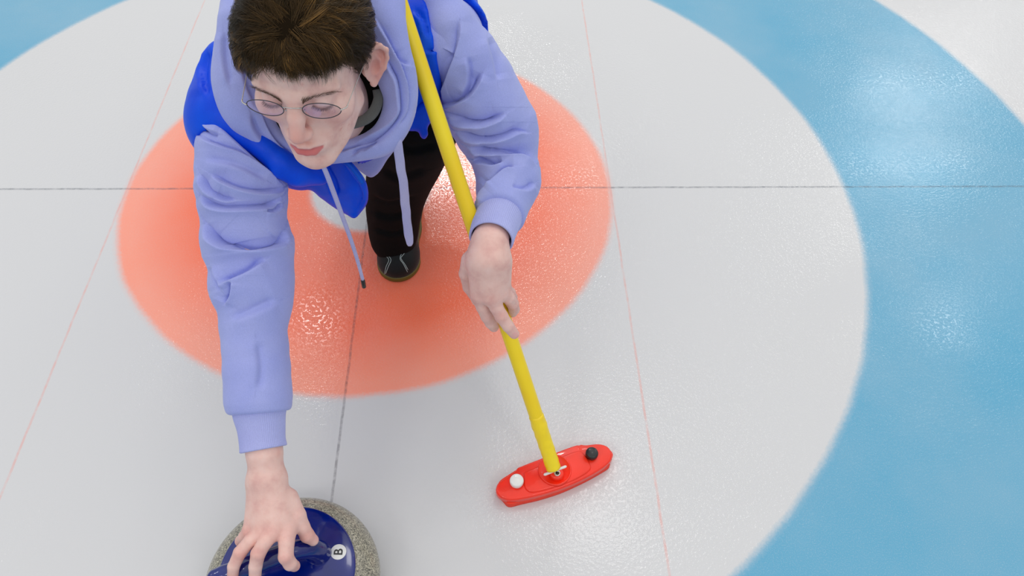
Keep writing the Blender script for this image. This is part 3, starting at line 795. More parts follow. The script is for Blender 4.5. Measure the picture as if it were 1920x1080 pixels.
def cuff(name, stations, up, label, n=300, ribs=75):
    """ribbed tube: stations (centre, half width, half depth)"""
    st = smooth_path(np.array([list(c)+[a, b] for c, a, b in stations]), 8)
    c = st[:,:3]; tan = np.gradient(c, axis=0); tan /= np.linalg.norm(tan, axis=1)[:,None]
    V = []; Fc = []
    m = len(st); th = np.linspace(0, 2*np.pi, n, endpoint=False)
    rib = np.clip(np.sin(th*ribs)*1.6, -1, 1)*.00042
    def ring(i, grow=0, ribd=1.0):
        t = tan[i]; x = up - t*np.dot(up, t); x /= np.linalg.norm(x); y = np.cross(t, x)
        a, b = st[i,3]+grow, st[i,4]+grow
        for k in range(n): V.append(c[i] + (a+rib[k]*ribd)*math.cos(th[k])*x + (b+rib[k]*ribd)*math.sin(th[k])*y)
    for i in range(m): ring(i)
    ring(m-1, -.0012, .5); V[-n:] = [v + tan[m-1]*.0014 for v in V[-n:]]
    ring(m-1, -.0034, 0); ring(m-4, -.0042, 0); ring(max(0, m-9), -.0050, 0)
    R_ = len(V)//n
    for i in range(R_-1):
        for k in range(n):
            k2 = (k+1) % n; Fc.append((i*n+k, i*n+k2, (i+1)*n+k2, (i+1)*n+k))
    return mesh_obj(name, V, Fc, RIBC, hoodie, label=label)
def hp(px, t): return px*t/F
camx = CM[:,0]
cuff('cuff', [(D(487,762,1.184), hp(52,1.18), .040), (D(487,776,1.183), hp(48,1.18), .039), (D(490,800,1.181), hp(43.5,1.18), .036), (D(492,825,1.178), hp(41.5,1.18), .034), (D(494,841,1.176), hp(42.5,1.18), .034)],
     camx, 'ribbed lilac cuff above the stone')
lx = D(975,425,1.25)-D(885,395,1.25); lx /= np.linalg.norm(lx)
cuff('cuff', [(D(938,398,1.262), hp(47,1.25), .040), (D(933,412,1.250), hp(44,1.24), .038), (D(926,430,1.232), hp(43,1.23), .036), (D(921,448,1.214), hp(42,1.22), .035)],
     lx, 'ribbed lilac cuff above the broom')

_c, _d = D(793,-30,1)-CP, D(823,125,1)-CP
_m = np.cross(_c, _d); _m /= np.linalg.norm(_m)
if np.dot(_m, D(760,60,1)-CP) < 0: _m = -_m
armhole_l = plane_cut(CP, _m)
# ---- blue vest over the back, shoulders and chest
def vest(p):
    d = torso(p, .011)
    d = smin(d, s_chain(p, [(D(430,120,1.20), .040), (D(406,178,1.20), .032)], .02), .02)
    d = smin(d, s_chain(p, [pn(384,190,1.165,19), pn(398,208,1.155,22), pn(430,234,1.150,22), pn(462,256,1.150,21), pn(500,280,1.155,22), pn(530,306,1.165,26), pn(560,322,1.18,26), pn(600,328,1.20,20)], .008), .012)
    # armholes stop at the sleeve roots
    return d
def vest_cut(p):
    d = vest(p)
    # keep clear of the sleeves
    sr = s_chain(p, SRr[:14], .012); sl = s_chain(p, SLr[:12], .012)
    srb = smax(sr, armhole(p), .004); d = smax(d, -(srb+.006), .004); d = smax(d, -np.maximum(sl-.012, armhole_l(p)), .004)
    d = smax(d, -s_chain(p, [(D(590,150,1.0), .10), (D(620,190,1.25), .105), (D(650,220,1.40), .09)], .02), .01)
    return d
VV, VQ = sdf_mesh(vest_cut, [-.34,-.66,.22], [.5,.30,.86], .004)
vfold = [([(385,90),(378,130),(384,180)], 8, .004, .004, 14, 1), ([(800,100),(812,97),(825,95)], 3, .004, .002, 6, 1), ([(775,20),(792,40),(800,70)], 6, .003, .003, 10, 1)]
VV = finish(VV, VQ, vfold, 2, .0022, 30, 12)
vest_o = mesh_obj('vest', VV, VQ, VEST, person, label='bright blue sleeveless padded vest worn over the hoodie')

# ---- soft flat pieces: outline, distance function, half thickness
def puffy(name, poly, tf, th, mat, parent, label=None, w=12, step=3.0, folds=None, subd=6):
    """soft slab with a rounded rim following an outline seen at its own distance"""
    pl = np.array(poly, float); pp = smooth_path(np.vstack([pl, pl[:1]]), subd)[:-1]
    loop = np.vstack([pp, pp[:1]])
    def sd2(uv):
        dist, _, _ = poly_dist(uv, loop); x, y = uv[:,0], uv[:,1]; ins = np.zeros(len(uv), bool); n = len(pp)
        for i in range(n):
            a, b = pp[i], pp[(i+1) % n]
            if a[1] == b[1]: continue
            c = ((a[1] > y) != (b[1] > y)) & (x < (b[0]-a[0])*(y-a[1])/(b[1]-a[1])+a[0]); ins ^= c
        return np.where(ins, -dist, dist)
    def f(p):
        q = P(p.astype(float)); uv = q[:,:2]; t = q[:,2]
        d2 = sd2(uv)*t/F; dz = np.abs(t - tf(uv[:,0], uv[:,1]))
        r = th*.95
        return (np.hypot(np.maximum(d2+r, 0), dz) - r + np.minimum(0, d2+r)*.12).astype(np.float32)
    corners = np.array([D(u, v, float(tf(u, v))) for u, v in pp])
    V, Q = sdf_mesh(f, corners.min(0)-th*1.6, corners.max(0)+th*1.6, .0022)
    V = relax(V, Q, 2)
    if folds: V = fold(V, Q, folds)
    return mesh_obj(name, relax(V, Q, 1), Q, mat, parent, label=label)

flap = [(505,292),(545,286),(590,292),(628,290),(652,298),(672,318),(685,338),(690,357),(688,380),(673,403),(663,410),(650,403),(640,398),(630,392),(617,383),(600,370),(583,357),(560,357),(540,352),(530,340),(512,318)]
def tflap(u, v): return 1.235 + .10*np.clip((v-300)/100, 0, 1) + .014*np.sin((u-540)/30)
puffy('front_panel', flap, tflap, .011, VEST, vest_o, 'open front panel of the blue vest hanging down', 10, 2.2, [
    ([(640,300),(660,330),(676,352),(680,375),(668,398)], 3.5, .006, .004, 7, -1), ([(600,310),(618,340),(628,370)], 10, .010, .006, 14, 1), ([(560,300),(566,325),(572,350)], 9, .004, .004, 14, 1)])
V_, F_ = tube(smooth_path([D(600,302,1.205),D(628,298,1.205),(D(650,306,1.205)),(D(668,325,1.215)),(D(680,343,1.225))], 6), .0042, 12)
mesh_obj('zip_edge', V_, F_, VEST2, vest_o, label='lighter blue bound edge of the front panel')
flap2 = [(752,232),(772,205),(800,190),(826,196),(832,214),(812,226),(802,240),(803,252),(797,261),(789,258),(783,247),(768,246),(757,242)]
puffy('front_panel', flap2, lambda u, v: 1.245 + .0006*(v-190), .010, VEST, vest_o, 'small corner of the blue vest beside the pole', 8, 2.2)

# purple shaded belly of the hoodie seen below the hood
belly = [(640,292),(676,282),(712,262),(748,250),(742,278),(726,300),(715,318),(706,328),(694,333),(676,322),(655,306)]
puffy('hem', belly, lambda u, v: 1.275 + .0010*(v-260), .012, LILAC, hoodie, 'lower front of the hoodie hanging under the chest', 12, 2.4)

# ---- hood lying round the neck
HN = [pn(446,40,1.10,33), pn(445,100,1.11,38), pn(446,152,1.12,41), pn(458,203,1.135,39), pn(480,240,1.155,31), pn(505,266,1.165,25), pn(536,284,1.175,20), pn(570,290,1.18,17), pn(600,290,1.185,17),
      pn(640,284,1.185,17), pn(684,276,1.18,19), pn(721,260,1.17,25), pn(745,224,1.155,28), pn(752,180,1.14,27), pn(742,135,1.125,31), pn(728,85,1.115,33), pn(714,35,1.11,40), pn(702,-30,1.14,46), pn(640,-55,1.22,58), pn(545,-55,1.22,54), pn(472,-25,1.14,38)]
HNr = resamp(HN + [HN[0]], 3)
def hood(p): return s_chain(p, HNr, .010)
hc = np.array([q[0] for q in HNr])
HV, HQ = sdf_mesh(hood, hc.min(0)-.07, hc.max(0)+.07, .0016)
hfold = [
 ([(707,40),(727,73),(744,104),(755,127),(765,155),(768,184),(764,213),(749,237)], 3.5, .005, .004, 9, 1),
 ([(720,104),(733,131),(744,153),(749,189),(749,213),(732,235),(700,257),(665,270)], 4, .007, .005, 8, 1),
 ([(740,95),(748,110),(762,118),(772,122)], 7, .004, .003, 9, 1),
 ([(470,215),(480,245),(498,270),(516,284),(536,298)], 10, .004, .003, 14, 1),
 ([(488,205),(505,243),(521,266),(537,281),(552,290)], 3, .004, .003, 6, 1),
 ([(450,60),(452,110),(462,160),(480,200)], 8, .004, .004, 14, 1),
 ([(418,60),(420,110),(430,160)], 9, .003, .003, 12, 1),
 ([(610,290),(640,284),(676,270)], 3, .004, .002, 6, 1),
 ([(660,292),(675,282),(684,280),(705,268)], 4, .005, .003, 7, 1),
]
HV = finish(HV, HQ, hfold, 2, .0022, 34, 21)
mesh_obj('hood', HV, HQ, LILAC, hoodie, label='thick lilac hood bunched round the neck')

# dark T-shirt with a grey neckband inside the hood
TN = [pn(520,160,1.19,44), pn(540,220,1.19,44), pn(600,250,1.20,36), pn(650,238,1.195,36), pn(686,205,1.19,40), pn(700,150,1.18,36), pn(690,90,1.17,36)]
tv, tq = sdf_mesh(lambda p: s_chain(p, resamp(TN, 2), .01), np.array([q[0] for q in TN]).min(0)-.06, np.array([q[0] for q in TN]).max(0)+.06, .004)
shirt = mesh_obj('t_shirt', relax(tv, tq, 1), tq, DARKT, person, label='black shirt inside the hood')
cb = smooth_path([D(650,236,1.146), D(668,231,1.142), D(688,222,1.138), D(702,207,1.134), D(709,186,1.130), D(706,168,1.128)], 6)
V_, F_ = tube(cb, [.0060+.0020*math.sin(i/30*3.1) for i in range(len(cb))], 16, flat=.35, nrm=CP-D(690,215,1.14))
mesh_obj('neckband', V_, F_, GREY, shirt, label='grey neckband of the shirt')

# ---- drawstrings
CORD = cloth('lilac_cord', srgb(184,186,236), srgb(196,198,242), .85, .2, 2200, .5)
sl = smooth_path([D(603,306,1.150), D(612,325,1.160), D(626,362,1.20), D(641,403,1.245), D(658,450,1.30), D(672,494,1.35), D(680,524,1.385)], 8)
V_, F_ = tube(sl, np.interp(np.linspace(0,1,len(sl)), [0,.3,.6,1], [.0036,.0040,.0036,.0030]), 14)
c1 = mesh_obj('drawstring', V_, F_, CORD, hoodie, label='thin round drawstring with a black tip')
V_, F_ = tube([D(680,524,1.385), D(680.4,526,1.387), D(682.6,538,1.398), D(683,539.5,1.399)], [.0030,.0040,.0040,.0030], 14)
mesh_obj('cord_tip', V_, F_, BLACK, c1, label='black plastic tip')
sr_ = smooth_path([D(743,254,1.150), D(747,275,1.165), D(751,310,1.20), D(757,350,1.245), D(762,400,1.31), D(766,440,1.36), D(768,461,1.385)], 8)
V_, F_ = tube(sr_, np.interp(np.linspace(0,1,len(sr_)), [0,.1,.3,.85,.97,1], [.0056,.0064,.0072,.0078,.0060,.0035]), 16, flat=.35, nrm=CP-D(757,350,1.25))
V_ = np.array(V_); V_ += (.0008*vnoise(V_*120, 4))[:,None]*CM[:,0]
mesh_obj('drawstring', V_, F_, CORD, hoodie, label='wider flat drawstring hanging to the shoe')

# ---- trousers
LEG = [pn(736,452,1.755,38), pn(737,425,1.735,42), pn(738,395,1.70,47), pn(744,360,1.655,53), pn(754,325,1.60,60), pn(768,290,1.54,66), pn(780,255,1.47,70), pn(792,215,1.42,74), pn(800,170,1.40,78)]
hipL, hipR = (np.array([.16,.10,.42]), .105), (np.array([.02,.12,.42]), .105)
LEGr = resamp(LEG, 3)
def pants(p):
    d = s_chain(p, LEGr, .012)
    d = smin(d, s_chain(p, [LEG[-1], (np.array([.16,-.06,.46]), .085), hipL], .03), .03)
    d = smin(d, s_chain(p, [hipL, hipR], .04), .05)
    d = smin(d, s_chain(p, [hipR, (np.array([.01,.36,.30]), .085), (np.array([.02,.58,.13]), .062), (np.array([.03,.80,.10]), .050), (np.array([.03,.95,.085]), .042)], .03), .04)
    return d
PV, PQ = sdf_mesh(pants, [-.14,-.36,.02], [.32,1.05,.62], .0045)
pf = [([(700,400),(725,410),(765,405)], 6, .006, .005, 12, 1), ([(698,365),(730,378),(780,365)], 7, .005, .004, 12, -1), ([(715,320),(750,335),(800,320)], 8, .006, .005, 14, 1), ([(745,270),(770,285),(820,275)], 8, .005, .005, 14, 1), ([(700,430),(735,440),(772,430)], 5, .005, .004, 8, 1)]
pf = [(l, w*1.4, d_*.5, b_*.5, bw*1.3, s_) for l, w, d_, b_, bw, s_ in pf]
PV = finish(PV, PQ, pf, 2, .003, 26, 31)
mesh_obj('trousers', PV, PQ, BLK, person, label='black loose trousers')

# ---- shoes
def shoe_frame(toe, heel):
    f = np.asarray(toe, float)-np.asarray(heel, float); f[2] = 0; f /= np.linalg.norm(f); s = np.cross(f, [0,0,1]); return f, s
SHOE = cloth('black_suede', srgb(14,20,22), srgb(22,30,32), .6, .1, 1500, .3)
GUM = plain('gum_sole', srgb(96,84,20), .5, 0, 0, .05)
def make_shoe(toe, heel, parent, label, tilt=None, deco=False):
    f, s = shoe_frame(toe, heel); heel = np.asarray(heel, float); Lh = np.linalg.norm((np.asarray(toe)-heel)[:2])
    up = np.array([0,0,1.])
    if tilt is not None:
        f = np.array(tilt)/np.linalg.norm(tilt); s = np.cross(f, up); s /= np.linalg.norm(s); up = np.cross(s, f)
    c = lambda a, b, z: heel + f*a + s*b + up*z
    def up_sdf(p):
        q = (p-heel.astype(np.float32)); q = np.stack([q@f.astype(np.float32), q@s.astype(np.float32), q@up.astype(np.float32)], -1)
        d = s_chain(q, [((.040,0,.040),.034), ((.10,0,.042),.034), ((.16,.002,.038),.036), ((Lh-.070,.002,.034),.040), ((Lh-.044,.000,.030),.038)], .02)
        d = smin(d, s_ell(q, (Lh-.055,.001,.022), (.055,.048,.034)), .015)
        d = smin(d, s_cone(q, (.05,0,.06), (.045,0,.105), .040, .040), .02)
        return smax(d, -(q[...,2]-.010), .004)
    V, Q = sdf_mesh(up_sdf, np.minimum(heel, np.asarray(toe))-.09, np.maximum(heel, np.asarray(toe))+np.array([.09,.09,.16]), .0026)
    V = relax(V, Q, 2)
    sh = mesh_obj('shoe', V, Q, SHOE, parent, label=label)
    # sole: outline of the upper near the ground, a little wider
    def sole_sdf(p):
        q = (p-heel.astype(np.float32)); q = np.stack([q@f.astype(np.float32), q@s.astype(np.float32), q@up.astype(np.float32)], -1)
        e = q*np.array([1,1,0], dtype=np.float32)
        d2 = smin(s_chain(e, [((.036,0,0),.033), ((.12,0,0),.034), ((Lh-.06,.002,0),.046)], .02), s_ell(e, (Lh-.052,.001,0), (.054,.049,.05)), .01)
        return smax(d2, np.abs(q[...,2]-.008)-.007, .003)
    V2, Q2 = sdf_mesh(sole_sdf, np.minimum(heel, np.asarray(toe))-.09, np.maximum(heel, np.asarray(toe))+np.array([.09,.09,.08]), .0022)
    mesh_obj('sole', relax(V2, Q2, 1), Q2, GUM, sh, label='thin gum sole')
    return sh, up_sdf
toe_p = Zp(743, 527, .004); heel_p = toe_p + np.array([.022,.285,0])*.97; toe_p[2] = 0; heel_p[2] = 0
shoe, ssdf = make_shoe(toe_p, heel_p, person, 'black curling shoe with thin pale chevron lines, flat on the ice')
def raymarch(sdf, u, v, t0=1.2, t1=2.2):
    d = CM @ np.array([(u-960)/F, -(v-540)/F, -1]); ln = np.linalg.norm(d); t = t0
    for _ in range(80):
        p = (CP + t*d)[None].astype(np.float32); s = float(sdf(p)[0])
        if s < .0004: break
        t += s*.8/ln
        if t > t1: return None
    return CP + t*d
PALE = cloth('pale_piping', srgb(150,168,168), srgb(170,186,184), .6, 0)
for k, pl in enumerate([[(711,470),(722,476),(733,486),(728,500),(722,516)], [(711,470),(721,478),(729,487),(724,500),(721,514)],
                        [(769,461),(757,470),(750,484),(757,496),(764,510)], [(764,468),(754,480),(752,485),(760,497),(765,506)], [(781,438),(777,448),(770,457),(764,465)]]):
    pts = [raymarch(ssdf, u, v, 1.6) for u, v in smooth_path(pl, 6)]; pts = [q for q in pts if q is not None]
    if len(pts) > 3:
        V_, F_ = tube(pts, .00085, 8); mesh_obj('piping', V_, F_, PALE, shoe, label='thin pale piping line')
make_shoe([.03,1.06,.02], [.03,.99,.24], person, 'trailing black shoe', tilt=[0,.30,-1])[0] if False else None
# the trailing foot, sole up, toe dragging on the ice
def foot2(p):
    return s_chain(p, [((.03,.93,.10),.044), ((.03,.985,.115),.040), ((.03,1.00,.085),.042), ((.03,.965,.045),.040)], .02)
fv, fq = sdf_mesh(foot2, [-.05,.83,-.01], [.12,1.08,.2], .004)
mesh_obj('shoe', relax(fv, fq, 2), fq, SHOE, person, label='black shoe of the leg trailing behind')
# ------------------------------------------------------------------ hair, brows, lashes, glasses
def make_hair(name, c1, c2, c3):
    m, nt, b = new_mat(name); L = nt.links
    a = nt.nodes.new('ShaderNodeAttribute'); a.attribute_name = 'tone'
    rg = ramp(nt, a.outputs['Fac'], [(0, (.95,.95,.95,1)), (.01, (.36,.36,.36,1))]); L.new(rg.outputs[0], b.inputs['Roughness'])
    sg_ = ramp(nt, a.outputs['Fac'], [(0, (.05,.05,.05,1)), (.01, (.45,.45,.45,1))]); L.new(sg_.outputs[0], b.inputs['Specular IOR Level'])
    r = ramp(nt, a.outputs['Fac'], [(0, c1), (.5, c2), (1, c3)])
    L.new(r.outputs[0], b.inputs['Base Color']);  b.inputs['Specular Tint'].default_value = (1,.82,.55,1)
    return m
HAIR = make_hair('brown_hair', srgb(30,23,15), srgb(66,48,26), srgb(178,134,74))
def skull(q):
    d = s_ell(q, (0,.012,.062), (.0735,.094,.080))
    d = smin(d, s_ell(q, (0,-.022,.070), (.066,.074,.062)), .02)
    return smin(d, s_ell(q, (0,-.030,-.004), (.060,.058,.078)), .025)
HL_Y = [-.12,-.088,-.070,-.052,-.038,-.026,-.012,.004,.022,.032,.06,.12]
HL_Z = [.094,.091,.083,.068,.055,.030,.018,.040,.036,-.01,-.04,-.05]
def hairline(y, x=0.0):
    return np.interp(y, HL_Y, HL_Z) - .017*np.clip((-x-.020)/.025, 0, 1)*np.clip((-y-.035)/.02, 0, 1)
def thick(q):
    z = q[...,2]; over = z-hairline(q[...,1], q[...,0])
    t = np.interp(over, [-.01,0,.012,.03,.06], [0,.002,.0070,.0115,.0125])
    side = np.clip((.055-z)/.04, 0, 1)*(q[...,1] > -.06)
    return t*(1-.55*side)
def cap_sdf(p):
    q = (p-HP.astype(np.float32)) @ HR.astype(np.float32)
    return smax(skull(q)-(thick(q)*.62).astype(np.float32), (hairline(q[...,1], q[...,0]).astype(np.float32)-q[...,2]), .006)
CV, CQ = sdf_mesh(cap_sdf, HP-[.12,.15,.10], HP+[.12,.15,.18], .0022)
CV = relax(CV, CQ, 2)
O = np.array([.010,-.074,.136])
def skull_grad(q):
    e = .0015; return np.stack([skull(q+np.eye(3)[i]*e)-skull(q-np.eye(3)[i]*e) for i in range(3)], -1)/(2*e)
def grow(roots, length, lift0, lift1, spread, steps=11, seed=0, flow=None):
    r = np.random.default_rng(seed); p = roots.copy(); out = [p.copy()]
    n = len(p); jit = r.normal(size=(n, 3))*spread
    for k in range(1, steps):
        g = skull_grad(p); g /= np.linalg.norm(g, axis=1)[:,None]+1e-9
        d = p-O; d[:,2] *= .55
        dl = np.linalg.norm(d, axis=1)[:,None]+1e-6; d = d/dl
        d += jit + (flow(p) if flow is not None else 0)
        d -= g*np.einsum('ij,ij->i', d, g)[:,None]; d /= np.linalg.norm(d, axis=1)[:,None]+1e-9
        p = p + d*(length/(steps-1))[:,None]
        s = k/(steps-1); H = lift0 + (lift1-lift0)*np.sin(min(1, s*1.25)*np.pi*.5)
        H = H*(1 - .30*max(0, s-.7)/.3)
        g = skull_grad(p); g /= np.linalg.norm(g, axis=1)[:,None]+1e-9
        p = p - g*(skull(p)-H)[:,None]
        out.append(p.copy())
    return np.stack(out, 1)            # n, steps, 3
def strands_mesh(S, rad, tone, sides=3):
    """S: n, k, 3 in head space"""
    n, k, _ = S.shape; W = S @ HR.T + HP
    T = np.gradient(W, axis=1); T /= np.linalg.norm(T, axis=2)[...,None]+1e-12
    up = np.array([.3,.2,1.]); A = np.cross(T, up); A /= np.linalg.norm(A, axis=2)[...,None]+1e-12; Bv = np.cross(T, A)
    s = np.linspace(0, 1, k); rr = rad[:,None]*np.interp(s, [0,.15,.6,1], [.6,1,.85,.08])[None]
    V = np.stack([W + rr[...,None]*(math.cos(a)*A + math.sin(a)*Bv) for a in [2*math.pi*i/sides for i in range(sides)]], 2)
    idx = np.arange(n*k*sides).reshape(n, k, sides)
    f = []
    for j in range(sides):
        j2 = (j+1) % sides
        f.append(np.stack([idx[:,:-1,j], idx[:,:-1,j2], idx[:,1:,j2], idx[:,1:,j]], -1).reshape(-1, 4))
    return V.reshape(-1, 3), np.vstack(f), np.repeat(tone, k*sides)
def sample_scalp(n, seed):
    r = np.random.default_rng(seed); q = []
    while len(q) < n:
        v = r.normal(size=(4*n, 3)); v /= np.linalg.norm(v, axis=1)[:,None]
        p = np.array([0,-.0,.055]) + v*np.array([.08,.10,.09])
        for _ in range(4):
            g = skull_grad(p); p = p - g*skull(p)[:,None]
        ok = p[:,2] > hairline(p[:,1], p[:,0])+.001
        q += list(p[ok])
    return np.array(q[:n])
def clumps(ncl, per, seed):
    r = np.random.default_rng(seed)
    g = sample_scalp(ncl, seed)
    ex = sample_scalp(ncl*3, seed+1); ex = ex[np.linalg.norm(ex-O, axis=1) < .034][:ncl//6]; g[:len(ex)] = ex
    over = np.clip((g[:,2]-hairline(g[:,1], g[:,0]))/.05, 0, 1)
    topness = np.clip((g[:,2]-.045)/.05, 0, 1)
    front = np.clip((-g[:,1]-.03)/.05, 0, 1)*topness
    ln = (.018 + .060*topness + .004*front)*r.uniform(.75, 1.2, ncl)
    ln = np.minimum(ln, 1.25*np.maximum(g[:,2]-hairline(g[:,1], g[:,0]), 0) + .0135 + .006*r.uniform(-1, 1, ncl) + .009*front*(np.exp(-((g[:,0]-.026)/.012)**2) + np.clip((-g[:,0]-.02)/.02, 0, 1)) - .005*front*np.exp(-((g[:,0]+.008)/.010)**2))
    l1 = np.where(topness > .3, .0120, .0058)*r.uniform(.75, 1.2, ncl)*(.35+.65*np.clip(over*1.8, 0, 1)) + .003
    def flow(p):
        f = np.zeros_like(p); fr = np.clip((-p[:,1]-.055)/.03, 0, 1)
        f[:,1] -= .35*fr; f[:,0] += .35*fr*np.sign(p[:,0]+.008)
        f[:,1] += -.12*(1-fr)*np.clip((p[:,2]-.03)/.05, 0, 1)
        return f
    G = grow(g, ln, .002, 1., .16, seed=seed, flow=flow) if False else None
    roots = np.repeat(g, per, 0) + r.normal(size=(ncl*per, 3))*.0034
    # guide strand per clump, members drift towards it at the tip
    H = np.repeat(l1, per)*r.uniform(.75, 1.15, ncl*per)
    Gd = grow_h(g, ln, l1, r.normal(size=(ncl, 3))*(.12 + .5*np.exp(-(np.linalg.norm(g-O, axis=1)/.035)**2))[:,None], flow)
    jit = np.repeat(r.normal(size=(ncl, 3))*.20, per, 0)
    M = np.repeat(Gd, per, 0); off = roots - np.repeat(g, per, 0)
    gn = skull_grad(g); gn /= np.linalg.norm(gn, axis=1)[:,None]; gn = np.repeat(gn, per, 0)
    off -= gn*(np.einsum('ij,ij->i', off, gn)*.85)[:,None]
    k = M.shape[1]; s = np.linspace(0, 1, k)
    M = M + off[:,None]*(1-.6*s**1.2)[None,:,None]
    wob = r.normal(size=(len(M), 1, 3))*.0009*(s**1.5)[None,:,None]
    M = M + wob
    sh = r.uniform(.8, 1.0, len(M))
    return M, r, np.repeat(r.uniform(0, 1, ncl), per)
def grow_h(p, ln, H1, jit, flow, steps=11):
    out = [p.copy()]
    for k in range(1, steps):
        g = skull_grad(p); g /= np.linalg.norm(g, axis=1)[:,None]+1e-9
        d = p-O; d[:,2] *= np.interp(p[:,2], [.06,.10], [1.1,.55]); d /= np.linalg.norm(d, axis=1)[:,None]+1e-6
        d = d + jit + flow(p); d -= g*np.einsum('ij,ij->i', d, g)[:,None]; d /= np.linalg.norm(d, axis=1)[:,None]+1e-9
        p = p + d*(ln/(steps-1))[:,None]
        s = k/(steps-1); h = .002 + (H1-.002)*math.sin(min(1, s*1.4)*math.pi/2)
        h = h*(1-.25*max(0, s-.75)/.25)
        g = skull_grad(p); g /= np.linalg.norm(g, axis=1)[:,None]+1e-9
        p = p - g*(skull(p)-h)[:,None]
        out.append(p.copy())
    return np.stack(out, 1)
M, rr_, ct = clumps(2900, 13, 5)
tone = np.clip(.20 + .34*vnoise(M[:,0]*75, 9) + .44*ct**1.6 + rr_.normal(size=len(ct))*.07, .02, 1)
SV, SQ, ST = strands_mesh(M, rr_.uniform(.00013, .00028, len(M)), tone)
hv = np.vstack([CV, SV]); hq = np.vstack([CQ, SQ+len(CV)])
mesh_obj('hair', hv, hq, HAIR, person, attrs={'tone': np.concatenate([np.full(len(CV), .0), ST])}, label='short tousled brown hair')

BROW = make_hair('brow_hair', srgb(60,44,32), srgb(92,68,48), srgb(120,90,66))
def on_face(q, h=.0004):
    q = np.array(q, float)
    for _ in range(4):
        e = .001; g = np.array([float(head_sdf((q+np.eye(3)[i]*e)[None])[0]-head_sdf((q-np.eye(3)[i]*e)[None])[0]) for i in range(3)])/(2*e)
        q = q - g/(np.linalg.norm(g)+1e-9)*(float(head_sdf(q[None])[0])-h)
    return q
def brow(sg):
    r = np.random.default_rng(11+sg); S = []
    for i in range(150):
        s = r.uniform(0, 1)**1.35; w = r.uniform(-1, 1)*(.0042*(1-.55*s))
        x = .012 + .042*s; z = .0375 + .0045*math.sin(s*2.2) + w; y = -.098 + .020*s*s
        a = on_face((sg*x, y, z)); d = np.array([sg*(.35+.65*s), .25*s, .75*(1-s)-.1*s + r.normal()*.15]); d /= np.linalg.norm(d)
        L_ = r.uniform(.006, .0095); S.append([a + d*L_*k/4 + np.array([0,-.0010,0])*math.sin(k/4*math.pi)*1.2 for k in range(5)])
    S = np.array(S); v, q, t = strands_mesh(S, np.full(len(S), .00015), r.uniform(.1, .8, len(S)))
    mesh_obj('eyebrow', v, q, BROW, person, attrs={'tone': t}, label='brown eyebrow')
def lashes(sg):
    r = np.random.default_rng(31+sg); S = []
    for i in range(60):
        s = i/59; x = .0205 + .0245*s; yb = -.0905 + .0065*(2*s-1)**2 + .003*s; zb = .0195 - .0010*math.sin(s*3.1)
        a = on_face((sg*x, yb, zb+.001), .0)
        d = np.array([sg*((s-.35)*.7), -1, -.30 + r.normal()*.08]); d /= np.linalg.norm(d)
        L_ = r.uniform(.0065, .0090); S.append([a + d*L_*k/4 + np.array([0,0,.0022])*(k/4)**2 for k in range(5)])
    S = np.array(S); v, q, t = strands_mesh(S, np.full(len(S), .00017), r.uniform(0, .2, len(S)))
    mesh_obj('eyelashes', v, q, BROW, person, attrs={'tone': t}, label='dark lashes of a lowered eye')
for sg in (1, -1): brow(sg); lashes(sg)

METAL = plain('dark_wire', (.10,.10,.11,1), .3, 1, 0, .02)
SILV = plain('silver_wire', (.62,.60,.56,1), .28, 1, 0, .02)
def lens_mat():
    m = bpy.data.materials.new('lens'); m.use_nodes = True; nt = m.node_tree; nt.nodes.clear(); L = nt.links
    o = nt.nodes.new('ShaderNodeOutputMaterial'); t = nt.nodes.new('ShaderNodeBsdfTransparent'); g = nt.nodes.new('ShaderNodeBsdfGlossy')
    t.inputs[0].default_value = (.94,.92,.96,1); g.inputs[0].default_value = (.72,.62,.95,1); g.inputs['Roughness'].default_value = .03
    n = noise(nt, 45, 2); r = ramp(nt, n.outputs[0], [(.4, (.10,.10,.10,1)), (.7, (.24,.24,.24,1))])
    x = nt.nodes.new('ShaderNodeMixShader'); L.new(r.outputs[0], x.inputs[0]); L.new(t.outputs[0], x.inputs[1]); L.new(g.outputs[0], x.inputs[2]); L.new(x.outputs[0], o.inputs[0])
    return m
LENS = lens_mat()
glasses_o = empty('eyeglasses', (0,0,0), '', '')
glasses_o.parent = person
for k_ in ('label', 'category'): del glasses_o[k_]
glasses_o['label'] = 'thin round wire eyeglasses'
glasses_o.location = Vector(hw((0,-.1,.02))) - Vector(person.location)
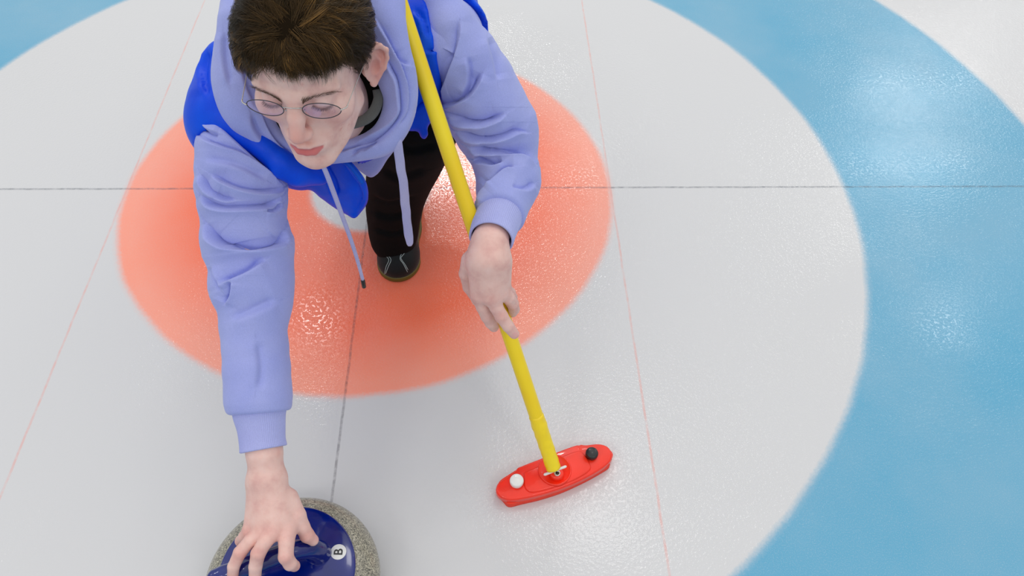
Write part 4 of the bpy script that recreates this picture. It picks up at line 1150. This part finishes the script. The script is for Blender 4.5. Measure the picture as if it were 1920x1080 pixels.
def rim_pts(sg, n=64, grow=0):
    P_ = []
    for i in range(n):
        a = 2*math.pi*i/n; ca, sa = math.cos(a), math.sin(a)
        x = .0365 + (.0243+grow)*ca; z = .0280 + (.0147+grow)*sa*(1-.06*ca)
        y = -.1035 + .0032*((x-.012)/.05)**2*1.6 + (.0280-z)*.12
        P_.append(hw((sg*x, y, z)))
    return np.array(P_)
for sg in (1, -1):
    rp_ = rim_pts(sg)
    mesh_obj('rim', *tube(rp_, .00062, 10, cap=False, closed=True), METAL, glasses_o, label='thin dark wire rim')
    c = rp_.mean(0); nrm_ = HR @ np.array([0,-1,0])
    lv = [c + nrm_*.0012]; nl = 6
    inner_ = rim_pts(sg, 64, -.0003)
    for k in range(1, nl+1):
        s = k/nl
        for q in inner_: lv.append(c + (q-c)*s + nrm_*.0012*(1-s*s))
    lf = [(0, 1+i, 1+(i+1) % 64) for i in range(64)]
    for k in range(nl-1):
        for i in range(64):
            j = (i+1) % 64; lf.append((1+k*64+i, 1+(k+1)*64+i, 1+(k+1)*64+j, 1+k*64+j))
    mesh_obj('lens', lv, lf, LENS, glasses_o, label='clear lens with a faint purple coating')
    hg = [hw((sg*.0603,-.1005,.0295)), hw((sg*.0640,-.0990,.0305)), hw((sg*.0672,-.0955,.0298)), hw((sg*.0682,-.0915,.0300))]
    mesh_obj('hinge', *tube(smooth_path(hg, 5), .0010, 10), SILV, glasses_o)
    ta = [hw((sg*.0682,-.0915,.0300)), hw((sg*.0705,-.070,.0305)), hw((sg*.0740,-.040,.0315)), hw((sg*.0770,-.012,.0320)), hw((sg*.0780,.004,.0330)), hw((sg*.0775,.016,.022))]
    mesh_obj('temple_arm', *tube(smooth_path(ta, 6), .00062, 10), SILV, glasses_o)
    npd = [hw((sg*.0138,-.1030,.0255)), hw((sg*.0118,-.0985,.0240)), hw((sg*.0112,-.0965,.0215))]
    mesh_obj('nose_pad', *tube(smooth_path(npd, 4), [.0005]*6 + [.0018,.0024,.0012], 10), SILV, glasses_o)
br = [hw((.0126,-.1035,.0320)), hw((.0085,-.1062,.0345)), hw((0,-.1075,.0352)), hw((-.0085,-.1062,.0345)), hw((-.0126,-.1035,.0320))]
mesh_obj('bridge', *tube(smooth_path(br, 5), .0008, 10), SILV, glasses_o)
